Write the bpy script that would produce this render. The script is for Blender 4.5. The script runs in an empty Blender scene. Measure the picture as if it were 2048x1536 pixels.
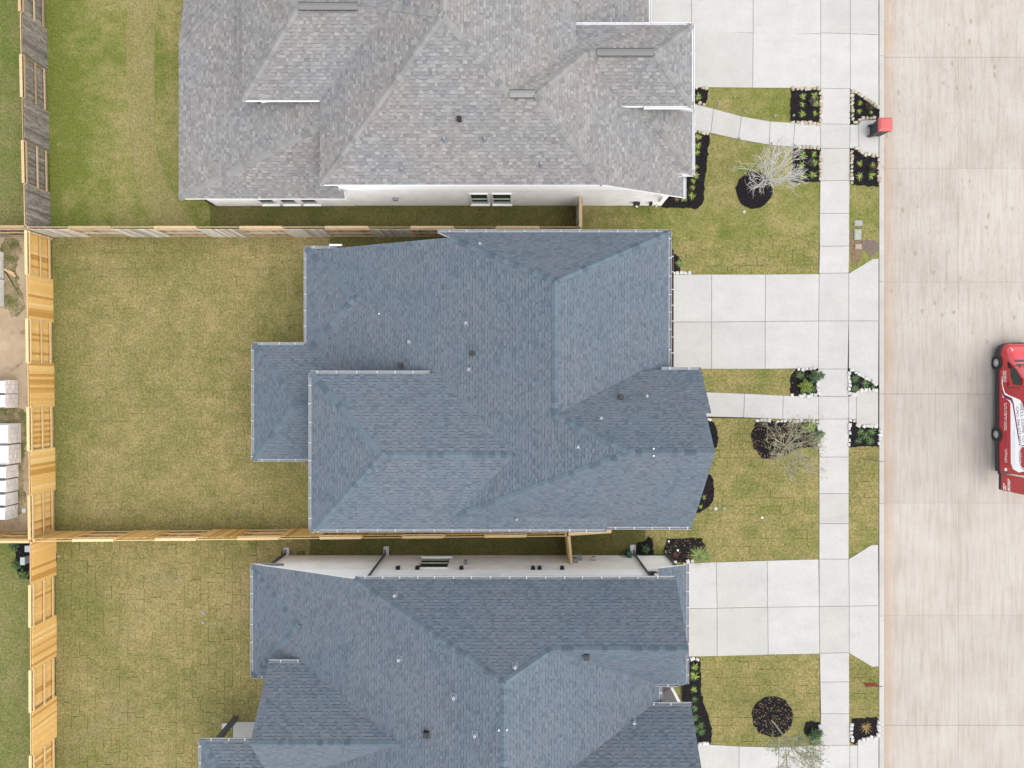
import bpy, bmesh, math, random
import numpy as np
from mathutils import Vector, Matrix

random.seed(7)
RNG = np.random.default_rng(7)
S = bpy.context.scene
COL = S.collection

# ------------------------------------------------------------------ camera, sky, sun, exposure
CAM_H = 36.0            # drone height in metres
FPX = 1386.0            # focal length in pixels of the 2048 px wide photograph
cam_data = bpy.data.cameras.new('camera')
cam_data.sensor_width = 36.0
cam_data.lens = 36.0 * FPX / 2048.0
cam_data.clip_end = 3000.0
cam = bpy.data.objects.new('camera', cam_data)
cam.location = (0, 0, CAM_H)
cam.rotation_euler = (0, 0, 0)
COL.objects.link(cam)
S.camera = cam

SUN_EL, SUN_AZ = math.radians(64), math.radians(125)     # azimuth clockwise from north (+Y)
world = bpy.data.worlds.new('World')
S.world = world
world.use_nodes = True
wn = world.node_tree.nodes
wl = world.node_tree.links
for n in list(wn):
    wn.remove(n)
w_out = wn.new('ShaderNodeOutputWorld')
w_bg = wn.new('ShaderNodeBackground')
w_sky = wn.new('ShaderNodeTexSky')
w_sky.sky_type = 'NISHITA'
w_sky.sun_disc = False
w_sky.sun_elevation = SUN_EL
w_sky.sun_rotation = SUN_AZ
w_sky.air_density = 1.0
w_sky.dust_density = 2.0
w_sky.ozone_density = 1.0
w_hs = wn.new('ShaderNodeHueSaturation')                 # overcast: the cloud layer takes the blue out, evenly
w_hs.inputs['Saturation'].default_value = 0.22
wl.new(w_sky.outputs[0], w_hs.inputs['Color'])
wl.new(w_hs.outputs[0], w_bg.inputs['Color'])
w_bg.inputs['Strength'].default_value = 0.15
wl.new(w_bg.outputs[0], w_out.inputs['Surface'])

sun_data = bpy.data.lights.new('sun', 'SUN')
sun_data.energy = 0.5
sun_data.angle = math.radians(85)
sun_data.color = (1.0, 0.96, 0.9)
sun = bpy.data.objects.new('sun', sun_data)
sd = Vector((math.sin(SUN_AZ) * math.cos(SUN_EL), math.cos(SUN_AZ) * math.cos(SUN_EL), math.sin(SUN_EL)))
sun.rotation_euler = (-sd).to_track_quat('-Z', 'Y').to_euler()
sun.location = sd * 60
COL.objects.link(sun)

S.view_settings.view_transform = 'Standard'
S.view_settings.look = 'None'
S.view_settings.gamma = 1.0
S.view_settings.use_curve_mapping = False
S.view_settings.exposure = 1.80
S.cycles.max_bounces = 8
S.cycles.diffuse_bounces = 5
S.cycles.use_denoising = True


# ------------------------------------------------------------------ helpers
def P(px, py, h=0.0):
    """a point measured on the photograph (pixels) that lies h metres above the ground, in world metres"""
    k = (CAM_H - h) / FPX
    return Vector(((px - 1024) * k, (768 - py) * k, h))


def P2(px, py, h=0.0):
    v = P(px, py, h)
    return (v.x, v.y)


def lin(c):
    return tuple((x / 12.92 if x <= 0.04045 else ((x + 0.055) / 1.055) ** 2.4) for x in [v / 255.0 for v in c])


def new_obj(name, mesh, parent=None, loc=None, mat=None):
    o = bpy.data.objects.new(name, mesh)
    COL.objects.link(o)
    if loc is not None:
        o.location = loc
    if parent is not None:
        o.parent = parent
        o.matrix_parent_inverse = parent_inv(parent)
    if mat is not None and mesh is not None and not mesh.materials:
        mesh.materials.append(mat)
    return o


def parent_inv(p):
    m = Matrix.Identity(4)
    q = p
    while q is not None:
        m = q.matrix_parent_inverse @ Matrix.Translation(q.location) @ m if q.parent is None else \
            q.matrix_parent_inverse @ Matrix.Translation(q.location) @ m
        q = q.parent
    return m.inverted()


def tag(o, label, cat=None, group=None, kind=None):
    o['label'] = label
    if cat:
        o['category'] = cat
    if group:
        o['group'] = group
    if kind:
        o['kind'] = kind
    return o


def thing(name, label, cat, loc, group=None):
    o = bpy.data.objects.new(name, None)
    o.empty_display_size = 0.2
    COL.objects.link(o)
    o.location = loc
    return tag(o, label, cat, group)


class MB:
    def __init__(self):
        self.v = []
        self.f = []
        self.c = []
        self.m = []

    def quad(self, pts, col=None, mi=0):
        n = len(self.v)
        self.v.extend([tuple(p) for p in pts])
        self.f.append(tuple(range(n, n + len(pts))))
        self.c.append(col or (1, 1, 1))
        self.m.append(mi)

    def box(self, c, s, rz=0.0, col=None, mi=0, taper=1.0):
        x, y, z = s[0] / 2, s[1] / 2, s[2] / 2
        n = len(self.v)
        ca, sa = math.cos(rz), math.sin(rz)
        for dz in (-1, 1):
            t = 1.0 if dz < 0 else taper
            for dx, dy in ((-1, -1), (1, -1), (1, 1), (-1, 1)):
                px, py = dx * x * t, dy * y * t
                self.v.append((c[0] + px * ca - py * sa, c[1] + px * sa + py * ca, c[2] + dz * z))
        for f in ((3, 2, 1, 0), (4, 5, 6, 7), (0, 1, 5, 4), (1, 2, 6, 5), (2, 3, 7, 6), (3, 0, 4, 7)):
            self.f.append(tuple(n + i for i in f))
            self.c.append(col or (1, 1, 1))
            self.m.append(mi)

    def tube(self, p0, p1, r0, r1, n=5, col=None, mi=0, cap=True):
        p0, p1 = Vector(p0), Vector(p1)
        d = (p1 - p0)
        if d.length < 1e-6:
            return
        d.normalize()
        a = d.orthogonal().normalized()
        b = d.cross(a)
        k = len(self.v)
        for p, r in ((p0, r0), (p1, r1)):
            for i in range(n):
                t = 2 * math.pi * i / n
                self.v.append(tuple(p + a * (r * math.cos(t)) + b * (r * math.sin(t))))
        for i in range(n):
            j = (i + 1) % n
            self.f.append((k + i, k + j, k + n + j, k + n + i))
            self.c.append(col or (1, 1, 1))
            self.m.append(mi)
        if cap:
            self.f.append(tuple(k + n + i for i in range(n)))
            self.f.append(tuple(k + n - 1 - i for i in range(n)))
            self.c += [col or (1, 1, 1)] * 2
            self.m += [mi, mi]

    def mesh(self, name, mats, smooth=False):
        me = bpy.data.meshes.new(name)
        me.from_pydata(self.v, [], self.f)
        for m in (mats if isinstance(mats, (list, tuple)) else [mats]):
            me.materials.append(m)
        at = me.attributes.new('Col', 'FLOAT_COLOR', 'FACE')
        at.data.foreach_set('color', np.array([(c[0], c[1], c[2], 1.0) for c in self.c], dtype=np.float32).ravel())
        if any(self.m):
            me.polygons.foreach_set('material_index', self.m)
        if smooth:
            me.polygons.foreach_set('use_smooth', [True] * len(me.polygons))
        me.update()
        return me

    def build(self, name, mats, parent=None, smooth=False, loc=None):
        return new_obj(name, self.mesh(name, mats, smooth), parent, loc)


def pip(pts, poly):
    """points (n,2) inside polygon"""
    x, y = pts[:, 0], pts[:, 1]
    inside = np.zeros(len(pts), bool)
    n = len(poly)
    j = n - 1
    for i in range(n):
        xi, yi = poly[i]
        xj, yj = poly[j]
        cond = ((yi > y) != (yj > y)) & (x < (xj - xi) * (y - yi) / ((yj - yi) if abs(yj - yi) > 1e-12 else 1e-12) + xi)
        inside ^= cond
        j = i
    return inside


def area2(poly):
    a = 0
    for i in range(len(poly)):
        x0, y0 = poly[i][:2]
        x1, y1 = poly[(i + 1) % len(poly)][:2]
        a += x0 * y1 - x1 * y0
    return a


def ccw(poly):
    return list(poly) if area2(poly) > 0 else list(reversed(poly))


def wobble(poly, step=0.25, amp=0.03, seed=0):
    r = random.Random(seed)
    out = []
    for i in range(len(poly)):
        a = Vector(poly[i][:2])
        b = Vector(poly[(i + 1) % len(poly)][:2])
        n = max(1, int((b - a).length / step))
        for k in range(n):
            p = a.lerp(b, k / n)
            out.append((p.x + r.uniform(-amp, amp), p.y + r.uniform(-amp, amp)))
    return out


def smooth_poly(poly, it=2):
    for _ in range(it):
        o = []
        for i in range(len(poly)):
            a, b = poly[i], poly[(i + 1) % len(poly)]
            o.append((a[0] * .75 + b[0] * .25, a[1] * .75 + b[1] * .25))
            o.append((a[0] * .25 + b[0] * .75, a[1] * .25 + b[1] * .75))
        poly = o
    return poly


def clip_rect(poly, s0, s1, t0, t1):
    def cl(pts, ax, val, keep_gt):
        out = []
        for i in range(len(pts)):
            a, b = pts[i - 1], pts[i]
            ia = (a[ax] >= val) if keep_gt else (a[ax] <= val)
            ib = (b[ax] >= val) if keep_gt else (b[ax] <= val)
            if ia != ib:
                k = (val - a[ax]) / (b[ax] - a[ax])
                out.append((a[0] + (b[0] - a[0]) * k, a[1] + (b[1] - a[1]) * k))
            if ib:
                out.append(b)
        return out
    for ax, val, gt in ((0, s0, True), (0, s1, False), (1, t0, True), (1, t1, False)):
        poly = cl(poly, ax, val, gt)
        if len(poly) < 3:
            return []
    return poly


def slab_mesh(name, poly, z1, z0, mat, inset=0.0):
    poly = ccw(poly)
    bm = bmesh.new()
    top = [bm.verts.new((p[0], p[1], z1)) for p in poly]
    bot = [bm.verts.new((p[0], p[1], z0)) for p in poly]
    f = bm.faces.new(top)
    n = len(poly)
    for i in range(n):
        j = (i + 1) % n
        bm.faces.new((top[j], top[i], bot[i], bot[j]))
    if inset > 0:
        r = bmesh.ops.inset_region(bm, faces=[f], thickness=inset, use_even_offset=True)
        for g in r['faces']:
            g.material_index = 1
    me = bpy.data.meshes.new(name)
    bm.to_mesh(me)
    bm.free()
    for m in (mat if isinstance(mat, (list, tuple)) else [mat]):
        me.materials.append(m)
    return me


# ------------------------------------------------------------------ materials
def nt(name, rough=0.85, spec=0.25):
    m = bpy.data.materials.new(name)
    m.use_nodes = True
    t = m.node_tree
    b = t.nodes['Principled BSDF']
    b.inputs['Roughness'].default_value = rough
    b.inputs['Specular IOR Level'].default_value = spec
    return m, t, b


def N(t, kind, **kw):
    n = t.nodes.new(kind)
    for k, v in kw.items():
        setattr(n, k, v)
    return n


def pos(t):
    return N(t, 'ShaderNodeNewGeometry').outputs['Position']


def noise(t, scale, detail=3, rough=0.6, vec=None, stretch=None):
    n = N(t, 'ShaderNodeTexNoise')
    n.inputs['Scale'].default_value = scale
    n.inputs['Detail'].default_value = detail
    n.inputs['Roughness'].default_value = rough
    v = vec if vec is not None else pos(t)
    if stretch:
        mp = N(t, 'ShaderNodeMapping')
        mp.inputs['Scale'].default_value = stretch
        t.links.new(v, mp.inputs['Vector'])
        v = mp.outputs[0]
    t.links.new(v, n.inputs['Vector'])
    return n.outputs['Fac']


def ramp(t, fac, stops):
    r = N(t, 'ShaderNodeValToRGB')
    el = r.color_ramp.elements
    while len(el) < len(stops):
        el.new(0.5)
    for e, (p, c) in zip(el, stops):
        e.position = p
        e.color = (c[0], c[1], c[2], 1) if not isinstance(c, (int, float)) else (c, c, c, 1)
    t.links.new(fac, r.inputs[0])
    return r.outputs[0]


def mix(t, fac, a, b, mode='MIX'):
    m = N(t, 'ShaderNodeMix')
    m.data_type = 'RGBA'
    m.blend_type = mode
    for i, v in ((0, fac), (6, a), (7, b)):
        if isinstance(v, (int, float)):
            m.inputs[i].default_value = v
        elif isinstance(v, tuple):
            m.inputs[i].default_value = (v[0], v[1], v[2], 1)
        else:
            t.links.new(v, m.inputs[i])
    return m.outputs[2]


def math_n(t, op, a, b=0.0, c=None):
    m = N(t, 'ShaderNodeMath', operation=op)
    for i, v in ((0, a), (1, b), (2, c)):
        if v is None:
            continue
        if isinstance(v, (int, float)):
            m.inputs[i].default_value = v
        else:
            t.links.new(v, m.inputs[i])
    return m.outputs[0]


def bump(t, b, h, strength=0.5, dist=0.02):
    n = N(t, 'ShaderNodeBump')
    n.inputs['Strength'].default_value = strength
    n.inputs['Distance'].default_value = dist
    t.links.new(h, n.inputs['Height'])
    t.links.new(n.outputs[0], b.inputs['Normal'])


def obj_rand(t):
    return N(t, 'ShaderNodeObjectInfo').outputs['Random']


def attr_col(t, name='Col'):
    return N(t, 'ShaderNodeAttribute', attribute_name=name).outputs['Color']


def sep(t, v=None):
    s = N(t, 'ShaderNodeSeparateXYZ')
    t.links.new(v if v is not None else pos(t), s.inputs[0])
    return s.outputs


def plain(name, col, rough=0.6, var=0.06, scale=6.0, spec=0.3, metal=0.0):
    m, t, b = nt(name, rough, spec)
    n = noise(t, scale, 4)
    c = ramp(t, n, [(0.3, tuple(x * (1 - var) for x in col)), (0.7, tuple(min(1, x * (1 + var)) for x in col))])
    t.links.new(c, b.inputs['Base Color'])
    b.inputs['Metallic'].default_value = metal
    return m


def attr_mat(name, rough=0.9, spec=0.15, grain=0.25, gscale=40.0, bstr=0.25, bdist=0.006, rand=0.0, k=0.485):
    m, t, b = nt(name, rough, spec)
    c = mix(t, 1.0, attr_col(t), (k, k, k), 'MULTIPLY')
    g = noise(t, gscale, 4, 0.7)
    g2 = noise(t, 0.35, 2, 0.5)
    f = ramp(t, g, [(0.25, 1 - grain), (0.75, 1 + grain)])
    c = mix(t, 1.0, c, f, 'MULTIPLY')
    f2 = ramp(t, g2, [(0.35, (0.96, 0.98, 1.0)), (0.65, (1.05, 1.01, 0.985))])
    c = mix(t, 1.0, c, f2, 'MULTIPLY')
    if rand:
        r = ramp(t, obj_rand(t), [(0.0, 1 - rand), (1.0, 1 + rand)])
        c = mix(t, 1.0, c, r, 'MULTIPLY')
    t.links.new(c, b.inputs['Base Color'])
    bump(t, b, g, bstr, bdist)
    return m


KA = 0.485      # real-world reflectances: the colours below are written as ratios of a bright surface


def kc(c, k=KA):
    return tuple(x * k for x in c)


M = {}
M['shingle'] = attr_mat('asphalt_shingle')


def cap_mat(name, dark, light):
    dark, light = kc(dark), kc(light)
    m, t, b = nt(name, 0.9, 0.15)
    r = obj_rand(t)
    c = ramp(t, r, [(0.0, dark), (0.35, tuple((a + 2 * bb) / 3 for a, bb in zip(dark, light))), (1.0, light)])
    g = noise(t, 35, 4, 0.7)
    c = mix(t, 1.0, c, ramp(t, g, [(0.3, 0.8), (0.7, 1.18)]), 'MULTIPLY')
    t.links.new(c, b.inputs['Base Color'])
    bump(t, b, g, 0.25, 0.006)
    return m


M['cap_blue'] = cap_mat('ridge_cap_blue_grey', (0.098, 0.132, 0.166), (0.160, 0.206, 0.246))
M['cap_grey'] = cap_mat('ridge_cap_light_grey', (0.23, 0.226, 0.218), (0.335, 0.33, 0.315))
M['deck'] = plain('roof_decking', kc((0.07, 0.075, 0.085)), 0.9)
M['fascia'] = plain('white_fascia', (0.86, 0.86, 0.85), 0.5, 0.03)
M['gutter'] = plain('pale_aluminium_gutter', kc((0.50, 0.525, 0.56)), 0.45, 0.05, spec=0.4)
M['gutter_white'] = plain('white_gutter', (0.54, 0.54, 0.55), 0.45, 0.03, spec=0.4)
M['gutter_brown'] = plain('brown_gutter', kc((0.23, 0.17, 0.155)), 0.55, 0.1)  # brownish colour of the low garage gutter
M['bracket'] = plain('white_bracket', (0.44, 0.45, 0.46), 0.4, 0.02)
M['downspout'] = plain('dark_bronze_downspout', (0.06, 0.055, 0.055), 0.5, 0.1)
M['splash'] = plain('white_splash_block', kc((0.74, 0.76, 0.78)), 0.6, 0.04)
M['black_metal'] = plain('black_metal', (0.007, 0.008, 0.010), 0.45, 0.1)
M['grey_metal'] = plain('grey_metal', kc((0.33, 0.345, 0.36)), 0.45, 0.1)
M['white_pipe'] = plain('white_pipe', (0.36, 0.37, 0.38), 0.4, 0.02)
M['flashing'] = plain('pipe_flashing', kc((0.26, 0.29, 0.33)), 0.5, 0.1)
M['window_frame'] = plain('window_frame_white', (0.66, 0.66, 0.65), 0.45, 0.03)
M['soil'] = None
m, t, b = nt('window_glass', 0.08, 0.6)
b.inputs['Base Color'].default_value = (0.012, 0.03, 0.022, 1)
M['glass'] = m
m, t, b = nt('window_blind', 0.6)
M['blind'] = plain('window_blind', (0.35, 0.42, 0.38), 0.6, 0.1)


def brick_mat(name, c1, c2, mortar, split_z=None, siding=None):
    m, t, b = nt(name, 0.85, 0.2)
    p = pos(t)
    s = sep(t, p)
    nrm = sep(t, N(t, 'ShaderNodeNewGeometry').outputs['Normal'])
    ax = math_n(t, 'ABSOLUTE', nrm[0])
    u = math_n(t, 'ADD', math_n(t, 'MULTIPLY', s[0], math_n(t, 'SUBTRACT', 1.0, ax)), math_n(t, 'MULTIPLY', s[1], ax))
    cb = N(t, 'ShaderNodeCombineXYZ')
    t.links.new(u, cb.inputs[0])
    t.links.new(s[2], cb.inputs[1])
    br = N(t, 'ShaderNodeTexBrick')
    br.inputs['Scale'].default_value = 1.0
    br.inputs['Brick Width'].default_value = 0.22
    br.inputs['Row Height'].default_value = 0.075
    br.inputs['Mortar Size'].default_value = 0.006
    br.inputs['Color1'].default_value = (*c1, 1)
    br.inputs['Color2'].default_value = (*c2, 1)
    br.inputs['Mortar'].default_value = (*mortar, 1)
    t.links.new(cb.outputs[0], br.inputs['Vector'])
    c = br.outputs['Color']
    n = noise(t, 1.3, 4)
    c = mix(t, 1.0, c, ramp(t, n, [(0.3, 0.9), (0.7, 1.06)]), 'MULTIPLY')
    if split_z is not None:
        k = math_n(t, 'GREATER_THAN', s[2], split_z)
        lap = math_n(t, 'FRACT', math_n(t, 'DIVIDE', s[2], 0.18))
        sc = ramp(t, lap, [(0.0, tuple(x * 0.72 for x in siding)), (0.1, siding), (1.0, siding)])
        c = mix(t, k, c, sc)
    t.links.new(c, b.inputs['Base Color'])
    bump(t, b, br.outputs['Fac'], 0.3, -0.006)
    return m


M['brick_h1'] = brick_mat('painted_brick_pinkish_white', (0.84, 0.81, 0.78), (0.78, 0.75, 0.72), (0.84, 0.82, 0.80), 2.9, (0.9, 0.9, 0.89))
M['brick_h2'] = brick_mat('grey_brick', (0.5, 0.48, 0.45), (0.42, 0.4, 0.38), (0.5, 0.48, 0.46))
M['brick_h3'] = brick_mat('off_white_brick', (0.86, 0.845, 0.82), (0.80, 0.785, 0.76), (0.85, 0.84, 0.82), 2.75, (0.9, 0.91, 0.92))


def concrete(name, base, var=0.07, warm=0.0, rand=0.06):
    base = kc(base)
    m, t, b = nt(name, 0.9, 0.15)
    n1 = noise(t, 0.9, 5, 0.6)
    n2 = noise(t, 9.0, 4, 0.65)
    n3 = noise(t, 3.0, 3, 0.6, stretch=(5.0, 0.7, 1))
    c = ramp(t, n1, [(0.3, tuple(x * (1 - var) for x in base)), (0.7, tuple(x * (1 + var * .5) for x in base))])
    c = mix(t, 1.0, c, ramp(t, n2, [(0.3, 0.95), (0.7, 1.04)]), 'MULTIPLY')
    c = mix(t, 1.0, c, ramp(t, n3, [(0.3, 0.975), (0.7, 1.02)]), 'MULTIPLY')
    r = obj_rand(t)
    c = mix(t, 1.0, c, ramp(t, r, [(0.0, (1 - rand, 1 - rand * 1.15, 1 - rand * 1.45)), (0.55, (0.985, 0.985, 0.985)), (1.0, (1.03, 1.03, 1.035))]), 'MULTIPLY')
    # a few rusty and dark specks
    n4 = noise(t, 5.5, 2, 0.5)
    c = mix(t, ramp(t, n4, [(0.70, 0.0), (0.80, 0.4)]), c, tuple(x * y for x, y in zip(base, (0.82, 0.74, 0.66))))
    n5 = noise(t, 1.1, 6, 0.72, stretch=(0.45, 1.6, 1))
    c = mix(t, ramp(t, n5, [(0.52, 0.0), (0.68, 0.16)]), c, tuple(x * y for x, y in zip(base, (0.62, 0.60, 0.58))))
    n6 = noise(t, 24.0, 2, 0.5)
    c = mix(t, ramp(t, n6, [(0.76, 0.0), (0.80, 0.35)]), c, tuple(x * 0.5 for x in base))
    t.links.new(c, b.inputs['Base Color'])
    bump(t, b, noise(t, 60, 3, 0.7), 0.12, 0.004)
    return m


M['concrete'] = concrete('broom_finished_concrete', (0.60, 0.588, 0.555))
M['concrete_edge'] = concrete('tooled_concrete_edge', (0.632, 0.62, 0.588), 0.04)
M['curb'] = concrete('curb_concrete', (0.58, 0.555, 0.52), 0.1)
M['joint'] = plain('joint_soil', kc((0.17, 0.15, 0.125)), 0.95, 0.3, 12)

# street: warm concrete with tyre streaks, blotches and a brown silt line by the kerb
m, t, b = nt('street_concrete', 0.9, 0.15)
base = kc((0.56, 0.50, 0.435))
n1 = noise(t, 0.45, 5, 0.6)
n2 = noise(t, 2.2, 4, 0.62, stretch=(3.2, 0.22, 1))
n3 = noise(t, 14, 4, 0.7)
c = ramp(t, n1, [(0.3, tuple(x * 0.90 for x in base)), (0.7, kc((0.585, 0.54, 0.485)))])
c = mix(t, 1.0, c, ramp(t, n2, [(0.28, (0.88, 0.84, 0.79)), (0.58, (1.02, 1.02, 1.02))]), 'MULTIPLY')
c = mix(t, 1.0, c, ramp(t, n3, [(0.3, 0.94), (0.7, 1.05)]), 'MULTIPLY')
v = N(t, 'ShaderNodeTexVoronoi')
v.inputs['Scale'].default_value = 1.15
v.inputs['Randomness'].default_value = 1.0
mpv = N(t, 'ShaderNodeMapping')
mpv.inputs['Scale'].default_value = (1.3, 0.75, 1)
t.links.new(pos(t), mpv.inputs['Vector'])
t.links.new(mpv.outputs[0], v.inputs['Vector'])
sp = ramp(t, math_n(t, 'ADD', v.outputs['Distance'], math_n(t, 'MULTIPLY', noise(t, 5, 5, 0.7), 0.42)), [(0.29, 0.6), (0.35, 0.0)])
gy = ramp(t, math_n(t, 'MULTIPLY_ADD', sep(t)[1], 0.03, 0.5), [(0.42, 0.12), (0.6, 1.0)])
gate = math_n(t, 'MULTIPLY', ramp(t, noise(t, 0.4, 2), [(0.36, 0.0), (0.5, 1.0)]), gy)
c = mix(t, math_n(t, 'MULTIPLY', sp, gate), c, kc((0.36, 0.26, 0.165)))
st = ramp(t, noise(t, 6, 3, 0.6, stretch=(3.5, 0.35, 1)), [(0.58, 0.0), (0.72, 0.6)])
c = mix(t, math_n(t, 'MULTIPLY', st, gy), c, kc((0.33, 0.25, 0.19)))
sx = sep(t)
edge = math_n(t, 'ADD', math_n(t, 'SUBTRACT', sx[0], 19.33), math_n(t, 'MULTIPLY', math_n(t, 'SUBTRACT', noise(t, 0.8, 4, 0.65), 0.5), 1.1))
ef = ramp(t, math_n(t, 'MULTIPLY', edge, 1.0), [(0.0, 0.62), (0.32, 0.36), (0.8, 0.0)])
c = mix(t, ef, c, kc((0.50, 0.335, 0.215)))
c = mix(t, 1.0, c, ramp(t, obj_rand(t), [(0, 0.96), (1, 1.03)]), 'MULTIPLY')
t.links.new(c, b.inputs['Base Color'])
bump(t, b, n3, 0.12, 0.004)
M['street'] = m


def grass_mat(name, tan, green, dark, bias=0.5, contrast=0.22, patch=0.35, fence_green=False, rand=0.0, fine=1.0):
    tan, green, dark = kc(tan), kc(green), kc(dark)
    m, t, b = nt(name, 1.0, 0.05)
    p = pos(t)
    big = noise(t, patch, 4, 0.6, p)
    mid = noise(t, 1.5, 5, 0.7, p)
    f = math_n(t, 'ADD', math_n(t, 'MULTIPLY', big, 0.55), math_n(t, 'MULTIPLY', mid, 0.45))
    if rand:
        f = math_n(t, 'ADD', f, math_n(t, 'MULTIPLY', math_n(t, 'SUBTRACT', obj_rand(t), 0.5), rand))
    if fence_green:
        s = sep(t, p)
        g = ramp(t, math_n(t, 'MULTIPLY', math_n(t, 'ADD', s[0], 24.2), 0.3), [(0.1, 0.10), (0.95, 0.0)])
        f = math_n(t, 'SUBTRACT', f, g)
    c = ramp(t, f, [(bias - contrast, green), (bias + contrast * 0.1, tuple((x + y) / 2 for x, y in zip(tan, green))), (bias + contrast, tan)])
    cl = noise(t, 8.0, 3, 0.7, p)
    fn = noise(t, 17.0, 4, 0.8, p)
    vn = noise(t, 60.0, 3, 0.7, p)
    c = mix(t, 1.0, c, ramp(t, cl, [(0.30, 1 - 0.34 * fine), (0.5, 1.0), (0.70, 1 + 0.30 * fine)]), 'MULTIPLY')
    c = mix(t, 1.0, c, ramp(t, fn, [(0.30, 1 - 0.42 * fine), (0.5, 1.0), (0.70, 1 + 0.45 * fine)]), 'MULTIPLY')
    c = mix(t, 1.0, c, ramp(t, vn, [(0.3, 1 - 0.30 * fine), (0.7, 1 + 0.32 * fine)]), 'MULTIPLY')
    # straw and green clumps of blades
    hue = noise(t, 11.0, 3, 0.75, p)
    c = mix(t, ramp(t, hue, [(0.58, 0.0), (0.70, 0.55 * fine)]), c, tuple(min(1, x * 1.35) for x in tan))
    c = mix(t, ramp(t, hue, [(0.30, 0.5 * fine), (0.42, 0.0)]), c, green)
    dk = ramp(t, noise(t, 10, 4, 0.75, p), [(0.27, 0.55), (0.38, 0.0)])
    c = mix(t, dk, c, dark)
    t.links.new(c, b.inputs['Base Color'])
    bump(t, b, math_n(t, 'ADD', fn, vn), 0.6, 0.03)
    return m


TAN, GRN, DRK = (0.375, 0.302, 0.132), (0.20, 0.202, 0.062), (0.12, 0.11, 0.045)
M['sod'] = grass_mat('sod_grass', TAN, GRN, DRK, 0.47, 0.11, 0.22, True, 0.07)
M['sod_front'] = grass_mat('front_sod_grass', (0.36, 0.298, 0.122), (0.20, 0.214, 0.062), DRK, 0.47, 0.12, 0.5, False, 0.08)
M['lawn_green'] = grass_mat('established_lawn', (0.375, 0.318, 0.135), (0.175, 0.208, 0.042), (0.10, 0.112, 0.035), 0.50, 0.10, 0.33, True, 0.0, 0.8)
M['strip_sod'] = grass_mat('pale_sod_strip', (0.355, 0.30, 0.14), (0.25, 0.235, 0.075), DRK, 0.5, 0.14, 0.6, False, 0.0, 0.8)
M['side_grass_shaded'] = grass_mat('side_yard_grass_shaded', (0.24, 0.19, 0.078), (0.115, 0.132, 0.036), (0.065, 0.07, 0.028), 0.52, 0.16, 0.6)  # darker copy of the grass: shade of the narrow gaps put into the colour
M['far_grass'] = grass_mat('neighbour_grass', (0.31, 0.265, 0.12), (0.15, 0.195, 0.045), (0.09, 0.11, 0.03), 0.52, 0.14, 0.4)
M['weeds'] = grass_mat('weedy_dirt', (0.40, 0.31, 0.19), (0.15, 0.16, 0.05), (0.14, 0.12, 0.07), 0.5, 0.07, 1.2, False, 0.0, 1.1)
M['blade'] = attr_mat('grass_blade', 1.0, 0.03, 0.1, 10, 0.0)
m, t, b = nt('soil_with_runners', 1.0, 0.05)
c = ramp(t, noise(t, 1.6, 4, 0.7), [(0.38, kc((0.09, 0.08, 0.04))), (0.55, kc((0.20, 0.18, 0.075)))])
t.links.new(c, b.inputs['Base Color'])
M['soil'] = m

m, t, b = nt('sandy_dirt', 1.0, 0.05)
n1 = noise(t, 0.8, 5, 0.62)
c = ramp(t, n1, [(0.35, kc((0.46, 0.34, 0.22))), (0.65, kc((0.58, 0.45, 0.30)))])
c = mix(t, 1.0, c, ramp(t, noise(t, 18, 4, 0.7), [(0.3, 0.86), (0.7, 1.1)]), 'MULTIPLY')
c = mix(t, ramp(t, noise(t, 1.7, 4, 0.6), [(0.58, 0.0), (0.68, 0.7)]), c, kc((0.24, 0.19, 0.12)))
t.links.new(c, b.inputs['Base Color'])
bump(t, b, noise(t, 9, 5), 0.5, 0.03)
M['dirt'] = m

m, t, b = nt('bark_mulch', 1.0, 0.08)
c = ramp(t, noise(t, 26, 4, 0.75), [(0.3, (0.005, 0.0046, 0.005)), (0.7, (0.014, 0.0126, 0.0137))])
t.links.new(c, b.inputs['Base Color'])
bump(t, b, noise(t, 30, 4, 0.7), 0.9, 0.03)
M['mulch'] = m
M['chip'] = attr_mat('mulch_chip', 1.0, 0.08, 0.15, 30, 0.0)


def stone_mat(name, a, b_):
    m, t, b = nt(name, 0.9, 0.15)
    a, b_ = kc(a, .47), kc(b_, .47)
    c = ramp(t, obj_rand(t), [(0.0, a), (1.0, b_)])
    c = mix(t, 1.0, c, ramp(t, noise(t, 9, 5, 0.65), [(0.3, 0.80), (0.7, 1.1)]), 'MULTIPLY')
    t.links.new(c, b.inputs['Base Color'])
    bump(t, b, noise(t, 14, 5), 0.4, 0.02)
    return m


M['stone_white'] = stone_mat('white_limestone', (0.66, 0.64, 0.60), (0.80, 0.79, 0.77))
M['stone_tan'] = stone_mat('tan_limestone', (0.50, 0.40, 0.27), (0.70, 0.64, 0.53))


def wood(name, lo, mid, hi, weather=0.0):
    lo, mid, hi = kc(lo, .76), kc(mid, .76), kc(hi, .76)
    m, t, b = nt(name, 0.8, 0.15)
    p = pos(t)
    r = obj_rand(t)
    c = ramp(t, r, [(0.0, lo), (0.16, lo), (0.3, mid), (0.7, mid), (1.0, hi)])
    g = noise(t, 9, 5, 0.65, p, stretch=(6, 6, 0.55))
    c = mix(t, 1.0, c, ramp(t, g, [(0.28, (0.72, 0.66, 0.55)), (0.5, (1, 1, 1)), (0.75, (1.1, 1.1, 1.1))]), 'MULTIPLY')
    if weather:
        w = noise(t, 3.0, 5, 0.7, p, stretch=(3, 3, 1.0))
        c = mix(t, ramp(t, w, [(0.42, 0.0), (0.62, weather)]), c, (0.075, 0.07, 0.064))
    t.links.new(c, b.inputs['Base Color'])
    bump(t, b, g, 0.3, 0.006)
    return m


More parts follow.
